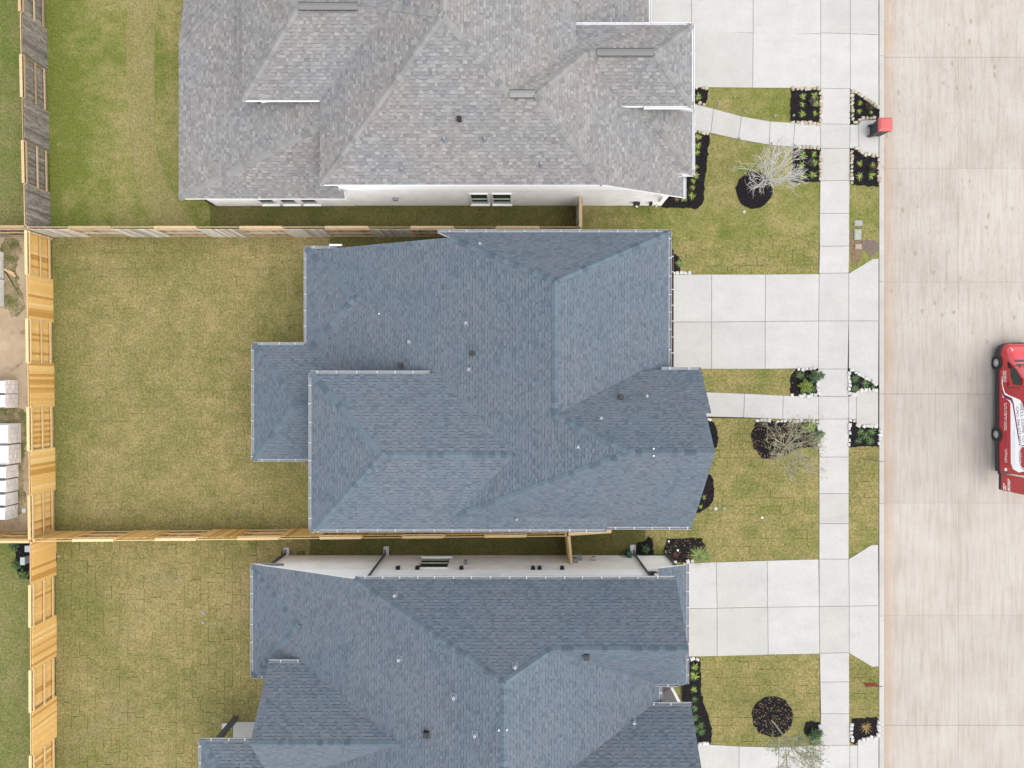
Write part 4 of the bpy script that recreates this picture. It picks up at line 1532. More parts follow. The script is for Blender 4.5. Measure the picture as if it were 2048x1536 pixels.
def fence(label, p0, p1, mat, rail_mat, first=1, bay=2.08, h=FENCE_H, capside=0, group='wooden yard fences'):
    p0, p1 = Vector((*p0, 0)), Vector((*p1, 0))
    d = p1 - p0
    L = d.length
    d.normalize()
    nrm = Vector((-d.y, d.x, 0))
    ang = math.atan2(d.y, d.x)
    root = thing('fence', label, 'fence', ((p0 + p1) / 2), group)
    inv = parent_inv(root)
    pm = [picket_mesh(mat, h + random.uniform(-.012, .012)) for _ in range(4)]
    rmb = MB()
    nb = max(1, round(L / bay))
    bl = L / nb
    rmb.box((0, 0, 0), (bl - .005, .04, .09))
    rail_me = rmb.mesh('rail', rail_mat)
    cmb = MB()
    cmb.box((0, 0, 0), (bl - .004, .13, .035))
    cap_me = cmb.mesh('cap_board', rail_mat)
    pmb = MB()
    pmb.box((0, 0, h / 2 - .03), (.09, .09, h - .06))
    post_me = pmb.mesh('post', rail_mat)

    def put(name, me, loc):
        o = bpy.data.objects.new(name, me)
        COL.objects.link(o)
        o.location = loc
        o.rotation_euler = (0, 0, ang)
        o.parent = root
        o.matrix_parent_inverse = inv
        return o
    side = first
    for b_ in range(nb):
        t0 = b_ * bl
        put('post', post_me, p0 + d * (t0 + .05 if b_ == 0 else t0) - nrm * (side * .0))
        for z in (.28, .95, h - .10):
            put('rail', rail_me, p0 + d * (t0 + bl / 2) + nrm * (-side * .066) + Vector((0, 0, z)))
        n = int(round(bl / PICK_W))
        for k in range(n):
            o = put('picket', random.choice(pm), p0 + d * (t0 + (k + .5) * bl / n) + nrm * (side * .056))
            o.scale = (bl / n / PICK_W, 1, 1)
        if side == capside:
            put('cap_board', cap_me, p0 + d * (t0 + bl / 2) + nrm * (side * .03) + Vector((0, 0, h + .03)))
        side = -side
    put('post', post_me, p1 - d * .05)
    return root


# pickets on the +nrm side when first=1
fence('weathered grey back fence behind the top lawn', (P(88, -130).x, 22.6), (P(100, 470).x, 7.78), M['wood_old'], M['wood_old_rail'], 1, capside=-1)
fence('fresh orange wood back fence from the corner down to the lower fence', (P(103, 474).x, 7.58), (P(110, 1062).x, -7.66), M['wood_new'], M['wood_new_pale'], -1, capside=-1)
fence('fresh orange wood back fence behind the lower lawn', (P(110.3, 1066).x, -7.8), (P(112, 1640).x, -22.5), M['wood_new'], M['wood_new_pale'], 1, capside=-1)
fence('greyed side fence between the top house and the middle house', (P(101, 472).x, 7.69), (3.45, 7.69), M['wood_mid'], M['wood_old_rail'], -1, capside=1)
fence('fresh side fence between the middle house and the lower house', (P(112, 1064).x, -7.7), (2.72, -7.44), M['wood_new'], M['wood_new_pale'], 1, capside=-1)
fence('short grey gate fence beside the top house wall', (3.4, 7.75), (3.4, 9.22), M['wood_mid'], M['wood_old_rail'], 1, 1.5, capside=1)
fence('short fresh gate fence meeting the white wall of the lower house', (2.78, -7.5), (2.9, -8.86), M['wood_new'], M['wood_new_pale'], 1, 1.4, capside=1)
fence('short fresh fence length with a wide top board under the eaves', (2.78, -7.42), (4.9, -7.28), M['wood_new'], M['wood_new_pale'], 1, 2.1, capside=1)
fence('weathered fence stub running off behind the corner post', (P(-120, 470).x, 7.7), (P(99, 471).x, 7.72), M['wood_old'], M['wood_old_rail'], 1, capside=1)
fence('fresh fence stub running off behind the lower corner', (P(-120, 1066).x, -7.74), (P(108, 1065).x, -7.74), M['wood_new'], M['wood_new_pale'], -1, capside=-1)

# ------------------------------------------------------------------ planting beds
ROCKS = {}


def rock_meshes(key):
    if key in ROCKS:
        return ROCKS[key]
    out = []
    for k in range(9):
        bm = bmesh.new()
        for sx_ in (-1, 1):
            for sy_ in (-1, 1):
                tx, ty = random.uniform(.35, .95), random.uniform(.35, .95)
                bm.verts.new((sx_ * .5 * random.uniform(.85, 1.05), sy_ * .5 * random.uniform(.8, 1.08), 0.0))
                bm.verts.new((sx_ * .5 * random.uniform(.85, 1.05), sy_ * .5 * random.uniform(.8, 1.08), random.uniform(.55, .8)))
                bm.verts.new((sx_ * .42 * tx, sy_ * .42 * ty, random.uniform(.85, 1.05)))
        bmesh.ops.convex_hull(bm, input=bm.verts)
        for v in [v for v in bm.verts if not v.link_faces]:
            bm.verts.remove(v)
        me = bpy.data.meshes.new('edging_stone')
        bm.to_mesh(me)
        bm.free()
        me.materials.append(M[key])
        out.append(me)
    ROCKS[key] = out
    return out


def bed(label, poly_px, stones=(), key='stone_white', litter=0, rough=0.04, smooth=0, seed=1, chips=170):
    poly = pxpoly(poly_px)
    if smooth:
        poly = smooth_poly(poly, smooth)
    poly = ccw(wobble(poly, .16, rough, seed))
    cx, cy = sum(p[0] for p in poly) / len(poly), sum(p[1] for p in poly) / len(poly)
    root = thing('planting_bed', label, 'planting bed', (cx, cy, 0), 'mulched planting beds')
    EXCL.append(poly)
    new_obj('mulch', slab_mesh('mulch', poly, .026, -.06, M['mulch']), root)
    xs, ys = [p[0] for p in poly], [p[1] for p in poly]
    A = abs(area2(poly)) / 2
    mb = MB()
    n = int(A * chips) + int(A * litter)
    tot = 0
    while tot < n:
        q = np.column_stack([RNG.uniform(min(xs), max(xs), n * 2), RNG.uniform(min(ys), max(ys), n * 2)])
        q = q[pip(q, poly)]
        for x, y in q:
            if tot >= n:
                break
            lt = tot >= int(A * chips)
            a = random.uniform(0, 6.28)
            l, w = (random.uniform(.03, .06), random.uniform(.012, .022)) if not lt else (random.uniform(.018, .038), random.uniform(.012, .024))
            z = .03 + random.uniform(0, .02)
            ca, sa = math.cos(a), math.sin(a)
            tl = random.uniform(-.012, .012)
            pts = [(x + ca * l - sa * w, y + sa * l + ca * w, z + tl), (x - ca * l - sa * w, y - sa * l + ca * w, z - tl), (x - ca * l + sa * w, y - sa * l - ca * w, z - tl), (x + ca * l + sa * w, y + sa * l - ca * w, z + tl)]
            v = random.uniform(.012, .036)
            col = (v * 1.05, v * .95, v) if not lt else random.choice([(.26, .16, .09), (.34, .24, .14), (.2, .12, .07), (.30, .23, .15)])
            mb.quad(pts, col)
            tot += 1
    o = mb.build('mulch_chips', M['chip'], root)
    o['kind'] = 'stuff'
    rm = rock_meshes(key)
    inv = parent_inv(root)
    for line in stones:
        pts = [Vector((*P2(*p), 0)) for p in line]
        acc = 0.0
        for i in range(len(pts) - 1):
            a, b_ = pts[i], pts[i + 1]
            d = b_ - a
            L = d.length
            ang = math.atan2(d.y, d.x)
            n = max(1, int(round(L / .205)))
            for k in range(n):
                if random.random() < .04:
                    continue
                st = bpy.data.objects.new('edging_stone', random.choice(rm))
                COL.objects.link(st)
                p = a + d * ((k + .5) / n)
                st.location = (p.x + random.gauss(0, .015), p.y + random.gauss(0, .015), .0)
                st.scale = (L / n * random.uniform(.75, 1.05), random.uniform(.11, .22), random.uniform(.07, .13))
                st.rotation_euler = (random.gauss(0, .12), random.gauss(0, .12), ang + random.gauss(0, .3) + random.choice((0, math.pi)))
                st.parent = root
                st.matrix_parent_inverse = inv
    return root


bed('small mulch corner bed by the wide white driveway', [(1382, 177), (1417, 177), (1411, 211), (1382, 206)], [[(1388, 177), (1416, 177)], [(1388, 205), (1411, 211)]], 'stone_tan', seed=2)
bed('square mulch bed between curved path and wide driveway', [(1582, 178), (1641, 178), (1641, 247), (1580, 245)], [[(1583, 178), (1640, 178)], [(1642, 184), (1641, 244)], [(1582, 244), (1640, 248)]], 'stone_tan', seed=3)
bed('triangular mulch bed beside the red lidded bin', [(1700, 177), (1757, 216), (1758, 238), (1722, 238), (1710, 249), (1700, 249)], [[(1704, 180), (1704, 243)], [(1708, 182), (1757, 216)], [(1706, 247), (1716, 243), (1722, 237), (1752, 237)]], 'stone_tan', seed=4)
bed('long mulch bed along the front of the light grey roofed house', [(1370, 258), (1420, 266), (1410, 360), (1405, 410), (1396, 417), (1322, 416), (1336, 390), (1370, 385)], [[(1386, 262), (1419, 268)]], 'stone_tan', seed=5)
bed('round black mulch ring around the pale bare tree', [(1508 + 37 * math.cos(i * .5236), 381 + 38 * math.sin(i * .5236)) for i in range(12)], smooth=1, seed=6)
bed('square mulch bed below the curved path under the bare tree twigs', [(1586, 296), (1641, 297), (1640, 363), (1582, 365)], [[(1587, 295), (1640, 296)], [(1641, 302), (1640, 362)]], 'stone_tan', seed=7)
bed('mulch bed on the verge below the red lidded bin', [(1700, 298), (1714, 299), (1726, 309), (1757, 313), (1757, 374), (1702, 370)], [[(1703, 300), (1702, 369)], [(1706, 297), (1716, 299), (1726, 309), (1756, 313)], [(1757, 317), (1757, 372)]], 'stone_tan', seed=8)
bed('tiny mulch bed at the garage corner of the middle house', [(1336, 508), (1352, 508), (1362, 522), (1358, 545), (1336, 546)], [[(1343, 546), (1382, 546)]], seed=9)
bed('square mulch bed between straight path and double driveway', [(1581, 752), (1592, 738), (1637, 738), (1637, 791), (1580, 791)], [[(1593, 738), (1632, 738)], [(1635, 741), (1635, 790)], [(1580, 791), (1634, 791)]], litter=30, seed=10)
bed('triangular mulch bed on the verge above the small path landing', [(1697, 738), (1757, 771), (1757, 780), (1722, 781), (1712, 791), (1697, 791)], [[(1698, 742), (1698, 790)], [(1700, 739), (1755, 770)], [(1701, 791), (1712, 788), (1719, 781), (1756, 780)]], seed=11)
bed('big mulch bed strewn with brown leaves below the straight path', [(1512, 842), (1637, 842), (1637, 893), (1600, 896), (1570, 910), (1545, 919), (1525, 916), (1508, 897), (1502, 870)], [[(1511, 841), (1637, 843)], [(1636, 847), (1637, 892)]], litter=70, seed=12, rough=.03)
bed('mulch bed on the verge below the small path landing', [(1697, 842), (1712, 842), (1716, 852), (1757, 853), (1760, 866), (1757, 892), (1697, 894)], [[(1698, 846), (1698, 892)], [(1697, 841), (1711, 841)], [(1712, 849), (1722, 853), (1755, 852)], [(1759, 858), (1758, 890)]], seed=13)
bed('upper crescent mulch bed peeking out from the gable of the middle house', [(1400, 836), (1421, 838), (1430, 850), (1437, 868), (1433, 900), (1400, 905)], [[(1414, 838), (1424, 840)]], smooth=1, seed=14)
bed('lower crescent mulch bed peeking out from the gable of the middle house', [(1385, 945), (1418, 945), (1427, 965), (1429, 990), (1420, 1010), (1405, 1022), (1385, 1028)], smooth=1, seed=15)
bed('leafy mulch bed at the front corner of the lower house', [(1334, 1078), (1402, 1076), (1413, 1096), (1406, 1112), (1384, 1124), (1346, 1124), (1334, 1112), (1328, 1101)], [[(1346, 1123), (1388, 1122)]], litter=40, seed=16)
bed('long curved mulch bed along the front of the lower house', [(1365, 1316), (1400, 1316), (1402, 1384), (1412, 1420), (1424, 1456), (1422, 1487), (1392, 1487), (1365, 1400)], [[(1380, 1317), (1399, 1317)], [(1396, 1486), (1418, 1487)]], seed=17)
bed('round mulch ring full of brown leaves on the lower front lawn', [(1545 + 42 * math.cos(i * .5236), 1433 + 42 * math.sin(i * .5236)) for i in range(12)], smooth=1, litter=70, seed=18)
bed('small dark mulch bed beside the lower sidewalk', [(1612, 1444), (1640, 1443), (1640, 1488), (1622, 1489), (1606, 1460)], [[(1639, 1448), (1639, 1486)]], seed=19)
bed('mulch bed with golden grass on the lower verge', [(1702, 1438), (1755, 1434), (1758, 1470), (1722, 1476), (1708, 1488), (1700, 1484)], [[(1702, 1444), (1703, 1484)], [(1757, 1440), (1757, 1472)], [(1722, 1478), (1754, 1473)]], seed=20)
bed('bare soil patch beside the dark green hose box', [(1275, 1085), (1290, 1083), (1296, 1072), (1305, 1076), (1306, 1109), (1272, 1109)], seed=21, chips=60)
bed('mulch bed with utility boxes behind the fresh fence', [(33, 1083), (112, 1083), (112, 1160), (40, 1158), (31, 1120)], smooth=1, seed=22)

# ------------------------------------------------------------------ plants
PLANT = {}


def strap_mesh(kind, k):
    key = (kind, k)
    if key in PLANT:
        return PLANT[key]
    pal = {'lime': [(.30, .42, .05), (.40, .50, .09), (.17, .28, .04), (.48, .52, .15)], 'green': [(.08, .17, .04), (.13, .25, .06), (.055, .12, .03), (.18, .29, .09)],
           'gold': [(.42, .26, .07), (.50, .34, .12), (.30, .19, .05)], 'fountain': [(.18, .27, .07), (.25, .33, .09), (.30, .36, .13), (.14, .22, .05)],
           'rust': [(.22, .05, .02), (.16, .06, .025), (.10, .05, .02)]}[kind]
    nl = {'lime': 30, 'green': 34, 'gold': 34, 'fountain': 80, 'rust': 24}[kind]
    mb = MB()
    for i in range(nl):
        a = random.uniform(0, 6.28)
        L = random.uniform(.7, 1.3)
        w = random.uniform(.032, .055) if kind in ('lime', 'green', 'rust') else random.uniform(.02, .035)
        rise = random.uniform(.45, 1.1)
        droop = random.uniform(.6, 1.25)
        col = random.choice(pal)
        pr = None
        ca, sa = math.cos(a), math.sin(a)
        for s in range(5):
            t = s / 4
            r = L * t
            z = rise * t - droop * t * t * .75
            ww = w * (1 - t) ** .6 * (.6 + 1.2 * t * (1 - t) * 2) + .004
            q = ((r * ca - ww * sa, r * sa + ww * ca, max(.01, z)), (r * ca + ww * sa, r * sa - ww * ca, max(.01, z)))
            if pr:
                mb.quad([pr[0], pr[1], q[1], q[0]], tuple(x * (.8 + .4 * t) for x in col))
            pr = q
    PLANT[key] = mb.mesh('leaf_clump', M['leaf'])
    return PLANT[key]


def plant(px, py, r_px, label, kind='lime', group='strappy green plants in the mulch beds', hz=.9):
    o = new_obj('strappy_plant', strap_mesh(kind, random.randrange(6)), None, P(px, py))
    o.location.z = .03
    s = r_px / 38.5
    o.scale = (s, s, s * hz)
    o.rotation_euler.z = random.uniform(0, 6.28)
    return tag(o, label, 'plant', group)


sq1 = 'strappy plant in the square bed above the curved path, %s'
for x, y, r, w in ((1604, 194, 8, 'top of the left column'), (1629, 193, 8, 'top of the right column'), (1603, 210, 6.5, 'middle of the left column'), (1631, 208, 7, 'middle of the right column'),
                   (1603, 228, 7.5, 'bottom of the left column'), (1629, 228, 6, 'bottom of the right column')):
    plant(x, y, r, sq1 % w)
sq2 = 'strappy plant in the square bed below the curved path, %s'
for x, y, r, w in ((1606, 311, 8, 'top of the left column'), (1627, 310, 7, 'top of the right column'), (1602, 330, 8, 'middle of the left column'), (1628, 326, 8, 'middle of the right column'),
                   (1603, 352, 9.5, 'bottom of the left column'), (1625, 350, 8.5, 'bottom of the right column')):
    plant(x, y, r, sq2 % w)
for x, y, r, w in ((1719, 207, 6, 'upper strappy plant in the triangular bed above the red bin'), (1718, 224, 6, 'lower strappy plant in the triangular bed above the red bin'),
                   (1742, 225, 4.5, 'small dull plant near the kerb tip of the triangular bed by the red bin'),
                   (1719, 327, 7, 'strappy plant at the upper left of the verge bed below the red bin'), (1744, 330, 6.5, 'strappy plant at the upper right of the verge bed below the red bin'),
                   (1719, 354, 8.5, 'strappy plant at the lower left of the verge bed below the red bin'), (1743, 352, 8.5, 'strappy plant at the lower right of the verge bed below the red bin'),
                   (1395, 194, 8, 'single strappy plant in the small corner bed by the wide driveway')):
    plant(x, y, r, w)
fr = ['first', 'second', 'third', 'fourth', 'fifth', 'sixth', 'seventh', 'eighth', 'ninth']
for i, (x, y, r) in enumerate(((1395, 275, 8.5), (1394, 292, 8), (1393, 306, 6.5), (1392, 335, 6), (1390, 351, 8), (1386, 363, 6), (1385, 376, 6), (1383, 393, 8.5), (1368, 399, 7))):
    plant(x, y, r, '%s plant down from the curved path in the long bed of the top house' % fr[i], 'lime')
plant(1353, 398, 6, 'rusty orange plant at the foot of the top house front bed', 'gold')
for x, y, r, k, w in ((1600, 751, 9, 'green', 'dark strappy plant at the upper left of the square bed by the double driveway'),
                      (1626, 778, 8, 'green', 'dark strappy plant at the lower right of the square bed by the double driveway'),
                      (1710, 757, 9, 'green', 'upper dark strappy plant in the triangular bed by the middle verge'), (1729, 769, 9.5, 'green', 'central dark strappy plant in the triangular bed by the middle verge'),
                      (1708, 778, 9, 'green', 'lower dark strappy plant in the triangular bed by the middle verge'), (1746, 774, 6, 'green', 'small dark plant at the kerb tip of the middle triangular bed'),
                      (1719, 864, 8, 'green', 'upper left dark plant in the verge bed below the path landing'), (1743, 863, 9, 'green', 'upper right dark plant in the verge bed below the path landing'),
                      (1730, 872, 9.5, 'green', 'central dark plant in the verge bed below the path landing'), (1716, 880, 8, 'green', 'lower left dark plant in the verge bed below the path landing'),
                      (1739, 882, 8.5, 'green', 'lower right dark plant in the verge bed below the path landing')):
    plant(x, y, r, w, k)
plant(1396, 1110, 19, 'big pale fountain grass spilling over the lower driveway edge', 'fountain', 'ornamental grasses', 1.1)
plant(1412, 1114, 12, 'smaller lime fountain grass beside the big one at the lower driveway', 'fountain', 'ornamental grasses', .9)
plant(1730, 1453, 12, 'golden dry ornamental grass on the lower verge', 'gold', 'ornamental grasses')
plant(1352, 1110, 7, 'rust red plant at the front corner of the lower house', 'rust')
for i, (x, y, r) in enumerate(((1389, 1332, 8), (1389, 1350, 10), (1387, 1379, 7), (1389, 1398, 6.5), (1389, 1416, 7), (1390, 1435, 8), (1401, 1450, 7.5), (1402, 1463, 8), (1391, 1457, 7))):
    plant(x, y, r, '%s plant down from the lower driveway in the curved front bed' % fr[i], 'lime' if i < 3 else 'green')
for x, y, w in ((1408, 994, 'upper small plant in the lower crescent bed of the middle house'), (1400, 1013, 'lower small plant in the lower crescent bed of the middle house')):
    plant(x, y, 5, w, 'lime')
plant(1360, 527, 10, 'grassy green plant at the garage corner of the middle house', 'fountain', 'ornamental grasses', .7)


def shrub(px, py, r_px, label, pal, n=420, hz=.8, size=.05):
    p = P(px, py)
    r = r_px / 38.5
    lv = MB()
    for i in range(n):
        v = Vector((random.gauss(0, 1), random.gauss(0, 1), abs(random.gauss(0, 1)))).normalized() * (random.random() ** .45)
        lump = 1 + .22 * math.sin(5 * math.atan2(v.y, v.x) + px)
        c = Vector((v.x * r * lump, v.y * r * lump, .08 + v.z * r * hz * 1.6))
        a = random.uniform(0, 6.28)
        t = Vector((math.cos(a), math.sin(a), random.uniform(-.5, .5))).normalized() * size * random.uniform(.6, 1.3)
        u = t.cross(Vector((random.gauss(0, .5), random.gauss(0, .5), 1))).normalized() * size * .45
        lv.quad([c - t, c + u, c + t, c - u], tuple(x * random.uniform(.7, 1.25) for x in random.choice(pal)))
    root = thing('shrub', label, 'shrub', (p.x, p.y, .02), 'leafy shrubs')
    st = MB()
    for i in range(7):
        a = i * .9
        st.tube((p.x, p.y, .02), (p.x + math.cos(a) * r * .6, p.y + math.sin(a) * r * .6, .1 + r * hz), .012, .005, 4)
    st.build('stem', M['bark_tan'], root)
    o = lv.build('foliage', M['leaf'], root, loc=(p.x, p.y, 0))
    return root


DG = [(.05, .11, .03), (.08, .17, .055), (.035, .08, .03), (.11, .20, .08)]
BG = [(.17, .26, .025), (.24, .34, .04), (.12, .20, .02), (.30, .38, .07)]
shrub(1608, 773, 13, 'bright green shrub in the square bed by the double driveway', BG, 420)
shrub(1626, 753, 12, 'dark green shrub in the square bed by the double driveway', DG, 380)
shrub(1640, 751, 7, 'dark leafy sprig leaning over the middle sidewalk', DG, 120)
shrub(1615, 853, 13, 'bright green shrub in the leaf strewn bed', BG, 420)
shrub(1628, 872, 13, 'dark green shrub by the sidewalk in the leaf strewn bed', DG, 380)
shrub(1640, 868, 7, 'dark leafy sprig leaning over the sidewalk by the leaf strewn bed', DG, 120)
shrub(1626, 1470, 14, 'dark green shrub in the small bed beside the lower sidewalk', DG, 420)
shrub(1635, 1462, 9, 'dark leafy sprig leaning over the lower sidewalk', DG, 150)
shrub(1290, 1097, 9, 'low dark plant on the soil patch by the hose box', DG, 200)
shrub(32, 1092, 9, 'dark shrub nearest the fence stub behind the lower corner', DG, 250)
shrub(36, 1128, 10, 'green shrub beside the utility boxes behind the fence', BG[:2] + DG, 300)
shrub(50, 1148, 10, 'low green shrub at the foot of the bed behind the fence', BG[:2] + DG, 300)


def twigs(px, py, r_px, label, col, n=60):
    p = P(px, py)
    r = r_px / 38.5
    mb = MB()
    for i in range(n):
        a = random.uniform(0, 6.28)
        l = r * random.uniform(.5, 1.1)
        q = Vector((math.cos(a) * l * .5, math.sin(a) * l * .5, random.uniform(.1, .3)))
        e = Vector((math.cos(a + .4) * l, math.sin(a + .4) * l, random.uniform(.15, .5)))
        mb.tube((0, 0, 0), q, .007, .005, 3, col)
        mb.tube(q, e, .005, .003, 3, col)
    o = mb.build('dormant_shrub', M['leaf'], None, loc=(p.x, p.y, .03))
    tag(o, label, 'shrub', 'dormant twiggy shrubs')


twigs(1621, 208, 10, 'grey twiggy shrub in the square bed above the curved path', (.26, .23, .21))
twigs(1617, 328, 9, 'grey twiggy shrub in the square bed below the curved path', (.24, .22, .21))
twigs(1734, 215, 11, 'brown twiggy shrub in the triangular bed by the red bin', (.20, .16, .09))
twigs(1739, 340, 9, 'olive twiggy shrub in the verge bed below the red bin', (.18, .16, .09))
twigs(1376, 384, 8, 'brown twiggy shrub close to the wall in the top house front bed', (.17, .14, .08))


# ------------------------------------------------------------------ trees
def tree(label, base, lean, height, spread, bark, leaves=None, nleaf=0, seed=1, levels=5, nbr=14, tw=1.0, group='young yard trees'):
    rnd = random.Random(seed)
    root = thing('tree', label, 'tree', base, group)
    B = Vector(base)
    tr = MB()
    br = MB()
    tips = []
    top = B + Vector((lean[0], lean[1], height * .43))
    p = B.copy()
    n = 5
    for i in range(n):
        q = B.lerp(top, (i + 1) / n) + Vector((rnd.gauss(0, .012), rnd.gauss(0, .012), 0))
        tr.tube(p, q, .048 - .004 * i, .044 - .004 * i, 7)
        p = q

    def grow(p, d, L, r, lv):
        if lv == 0:
            tips.append((p, d))
            return
        segs = 3
        for s in range(segs):
            d2 = (d + Vector((rnd.gauss(0, .10), rnd.gauss(0, .10), rnd.gauss(.04, .07)))).normalized()
            q = p + d2 * (L / segs)
            br.tube(p, q, max(.0055, r * (1 - .2 * s / segs)) * tw, max(.005, r * (1 - .2 * (s + 1) / segs)) * tw, 4 if lv > 2 else 3, cap=False)
            if lv <= 3 and rnd.random() < .75:
                sd = (d2 + Vector((rnd.gauss(0, .55), rnd.gauss(0, .55), rnd.gauss(.15, .3)))).normalized()
                grow(q, sd, L * .55, r * .5, lv - 1)
            p, d = q, d2
        for k in range(2):
            sd = (d + Vector((rnd.gauss(0, .5), rnd.gauss(0, .5), rnd.gauss(.12, .25)))).normalized()
            grow(p, sd, L * rnd.uniform(.6, .8), r * .62, lv - 1)
    nb = nbr
    for k in range(nb):
        a = 6.283 * k / nb + rnd.uniform(-.3, .3)
        st = B.lerp(top, rnd.uniform(.80, 1.0))
        d = Vector((math.cos(a) * spread, math.sin(a) * spread, rnd.uniform(.7, 1.15))).normalized()
        grow(st, d, height * .235, .021, levels - 1)
    grow(top, Vector((0, 0, 1)), height * .24, .026, levels - 1)
    tr.build('trunk', bark, root)
    crown = br.build('crown', bark, root)
    if leaves:
        lv = MB()
        for i in range(nleaf):
            p, d = rnd.choice(tips)
            c = p + Vector((rnd.gauss(0, .05), rnd.gauss(0, .05), rnd.gauss(0, .05))) - d * rnd.uniform(0, .25)
            t = Vector((rnd.gauss(0, 1), rnd.gauss(0, 1), rnd.gauss(0, .4))).normalized() * rnd.uniform(.022, .045)
            u = t.cross(Vector((rnd.gauss(0, .4), rnd.gauss(0, .4), 1))).normalized() * t.length * .42
            lv.quad([c - t, c + u, c + t, c - u], tuple(x * rnd.uniform(.75, 1.25) for x in rnd.choice(leaves)))
        lv.build('leaves', M['leaf'], root)
    return root


tree('pale bare tree standing in the round black mulch ring', (*P2(1507, 378), .02), (.08, .06), 4.0, .62, M['bark_pale'], None, 0, 11, 5, 24, .95)
OL = [(.17, .18, .08), (.12, .15, .07), (.22, .2, .1)]
tree('bare olive twigged tree in the leaf strewn bed by the straight path', (*P2(1545, 885), .02), (.1, -.05), 4.0, .85, M['bark_tan'], OL, 1100, 5, 5, 22, 1.0)
tree('small leafy tree leaning from the brown leaf ring over the lower path', (*P2(1543, 1441), .02), (.15, -.12), 4.0, .6, M['bark_tan'],
     [(.16, .2, .085), (.10, .15, .06), (.22, .24, .12), (.13, .19, .075)], 2600, 23, 5)

# ------------------------------------------------------------------ small yard things
GREEN_PL = plain('green_plastic', kc((.22, .36, .24)), .6, .15)


def disc(px, py, r_px, label, mat, cat='lid', z=.03):
    p = P(px, py)
    mb = MB()
    mb.tube((0, 0, 0), (0, 0, .035), r_px / 38.5, r_px / 38.5 * .95, 14)
    mb.tube((0, 0, .03), (0, 0, .045), r_px / 38.5 * .55, r_px / 38.5 * .5, 12)
    o = mb.build('ground_cap', mat, None, loc=(p.x, p.y, z - .02))
    tag(o, label, cat, 'small round caps in the lawns')


disc(1431, 1017, 3.4, 'pale grey round lid on the front lawn near the crescent bed', M['gutter'])
disc(1448, 1017, 3.4, 'green round lid on the front lawn beside the pale grey one', GREEN_PL)
disc(1524, 1035, 2.6, 'small white cap alone in the middle house front lawn', M['white_pipe'])
disc(407, 1226, 3, 'upper grey cap of the pair on the lower back lawn', M['grey_metal'])
disc(407, 1245, 3, 'lower grey cap of the pair on the lower back lawn', M['grey_metal'])
disc(118, 1112, 3.6, 'tan round lid beside the fresh back fence', plain('tan_plastic', kc((.36, .30, .2)), .7))
disc(1488, 424, 3.4, 'pale round lid on the lawn below the black mulch ring', M['gutter'])
disc(1274, 412, 3.2, 'white round lid by the side wall of the top house', M['gutter_white'])
disc(1355, 1100, 2.4, 'white cleanout cap in the front corner mulch bed', M['white_pipe'], z=.06)
disc(1337, 1082, 2.2, 'white cap at the edge of the front corner mulch bed', M['white_pipe'], z=.06)
disc(49, 1021, 5, 'white round pipe cap behind the fresh fence', M['white_pipe'])


def box_lid(x0, y0, x1, y1, label, mat):
    a, b_ = P(x0, y0), P(x1, y1)
    c = (a + b_) / 2
    mb = MB()
    w, l = abs(b_.x - a.x), abs(b_.y - a.y)
    mb.box((0, 0, .02), (w, l, .06))
    mb.box((0, 0, .055), (w * .82, l * .84, .02))
    mb.box((0, l * .2, .068), (w * .2, .03, .01))
    o = mb.build('meter_lid', mat, None, loc=(c.x, c.y, 0))
    tag(o, label, 'meter lid', 'utility lids in the verge')


box_lid(1708, 441, 1724, 452, 'pale metal utility lid on the verge, uppermost of three', plain('dull_metal_lid', kc((.42, .40, .37)), .7, .2))
box_lid(1708, 459, 1722, 480, 'mint green rectangular utility lid on the verge', plain('mint_lid', kc((.40, .44, .34)), .7, .15))
box_lid(1709, 488, 1723, 499, 'dusty tan utility lid on the verge, lowest of three', plain('dusty_lid', kc((.42, .35, .27)), .9, .2))
sheet('soil_patch', wobble(smooth_poly(Q((1722, 480), (1757, 480), (1757, 502), (1745, 508), (1740, 518), (1733, 500), (1722, 498)), 1), .15, .05, 3), .012, plain('grey_brown_soil', kc((.20, .155, .125)), 1, .3, 14), '', parent=park1)
sheet('soil_patch', wobble(smooth_poly(Q((1699, 455), (1726, 455), (1726, 505), (1712, 530), (1699, 530)), 1), .15, .05, 4), .006, plain('rusty_soil', kc((.24, .165, .10)), 1, .35, 12), '', parent=park1)


def path_light(px, py, label):
    p = P(px, py)
    mb = MB()
    mb.tube((0, 0, 0), (0, 0, .26), .012, .012, 6)
    root = thing('path_light', label, 'path light', (p.x, p.y, 0), 'low path lights along the curved path')
    mb.build('stake', M['grey_metal'], root, loc=(p.x, p.y, 0))
    mb = MB()
    mb.tube((0, 0, .26), (0, 0, .30), .06, .035, 10)
    mb.tube((0, 0, .20), (0, 0, .26), .05, .06, 10)
    mb.build('lamp_head', M['grey_metal'], root, loc=(p.x, p.y, 0))


for x, y, w in ((1435, 212, 'path light nearest the house on the upper side of the curved path'), (1487, 226, 'second path light from the house on the upper side of the curved path'),
                (1547, 235, 'third path light from the house on the upper side of the curved path'), (1584, 234, 'path light at the corner of the upper square bed'),
                (1476, 280, 'path light nearest the house on the lower side of the curved path'), (1540, 290, 'second path light on the lower side of the curved path'),
                (1586, 293, 'path light at the corner of the lower square bed')):
    path_light(x, y, w)

# wheeled bin
bx, by = P(1748, 264).x, P(1748, 264).y
binr = thing('wheeled_bin', 'black wheeled bin with red lid standing at the kerb', 'bin', (bx, by, CZ))
M['bin_black'] = plain('black_bin_plastic', (.018, .019, .021), .45, .15, spec=.4)
M['bin_red'] = plain('faded_red_lid', kc((.62, .105, .10)), .4, .08, 3, spec=.4)


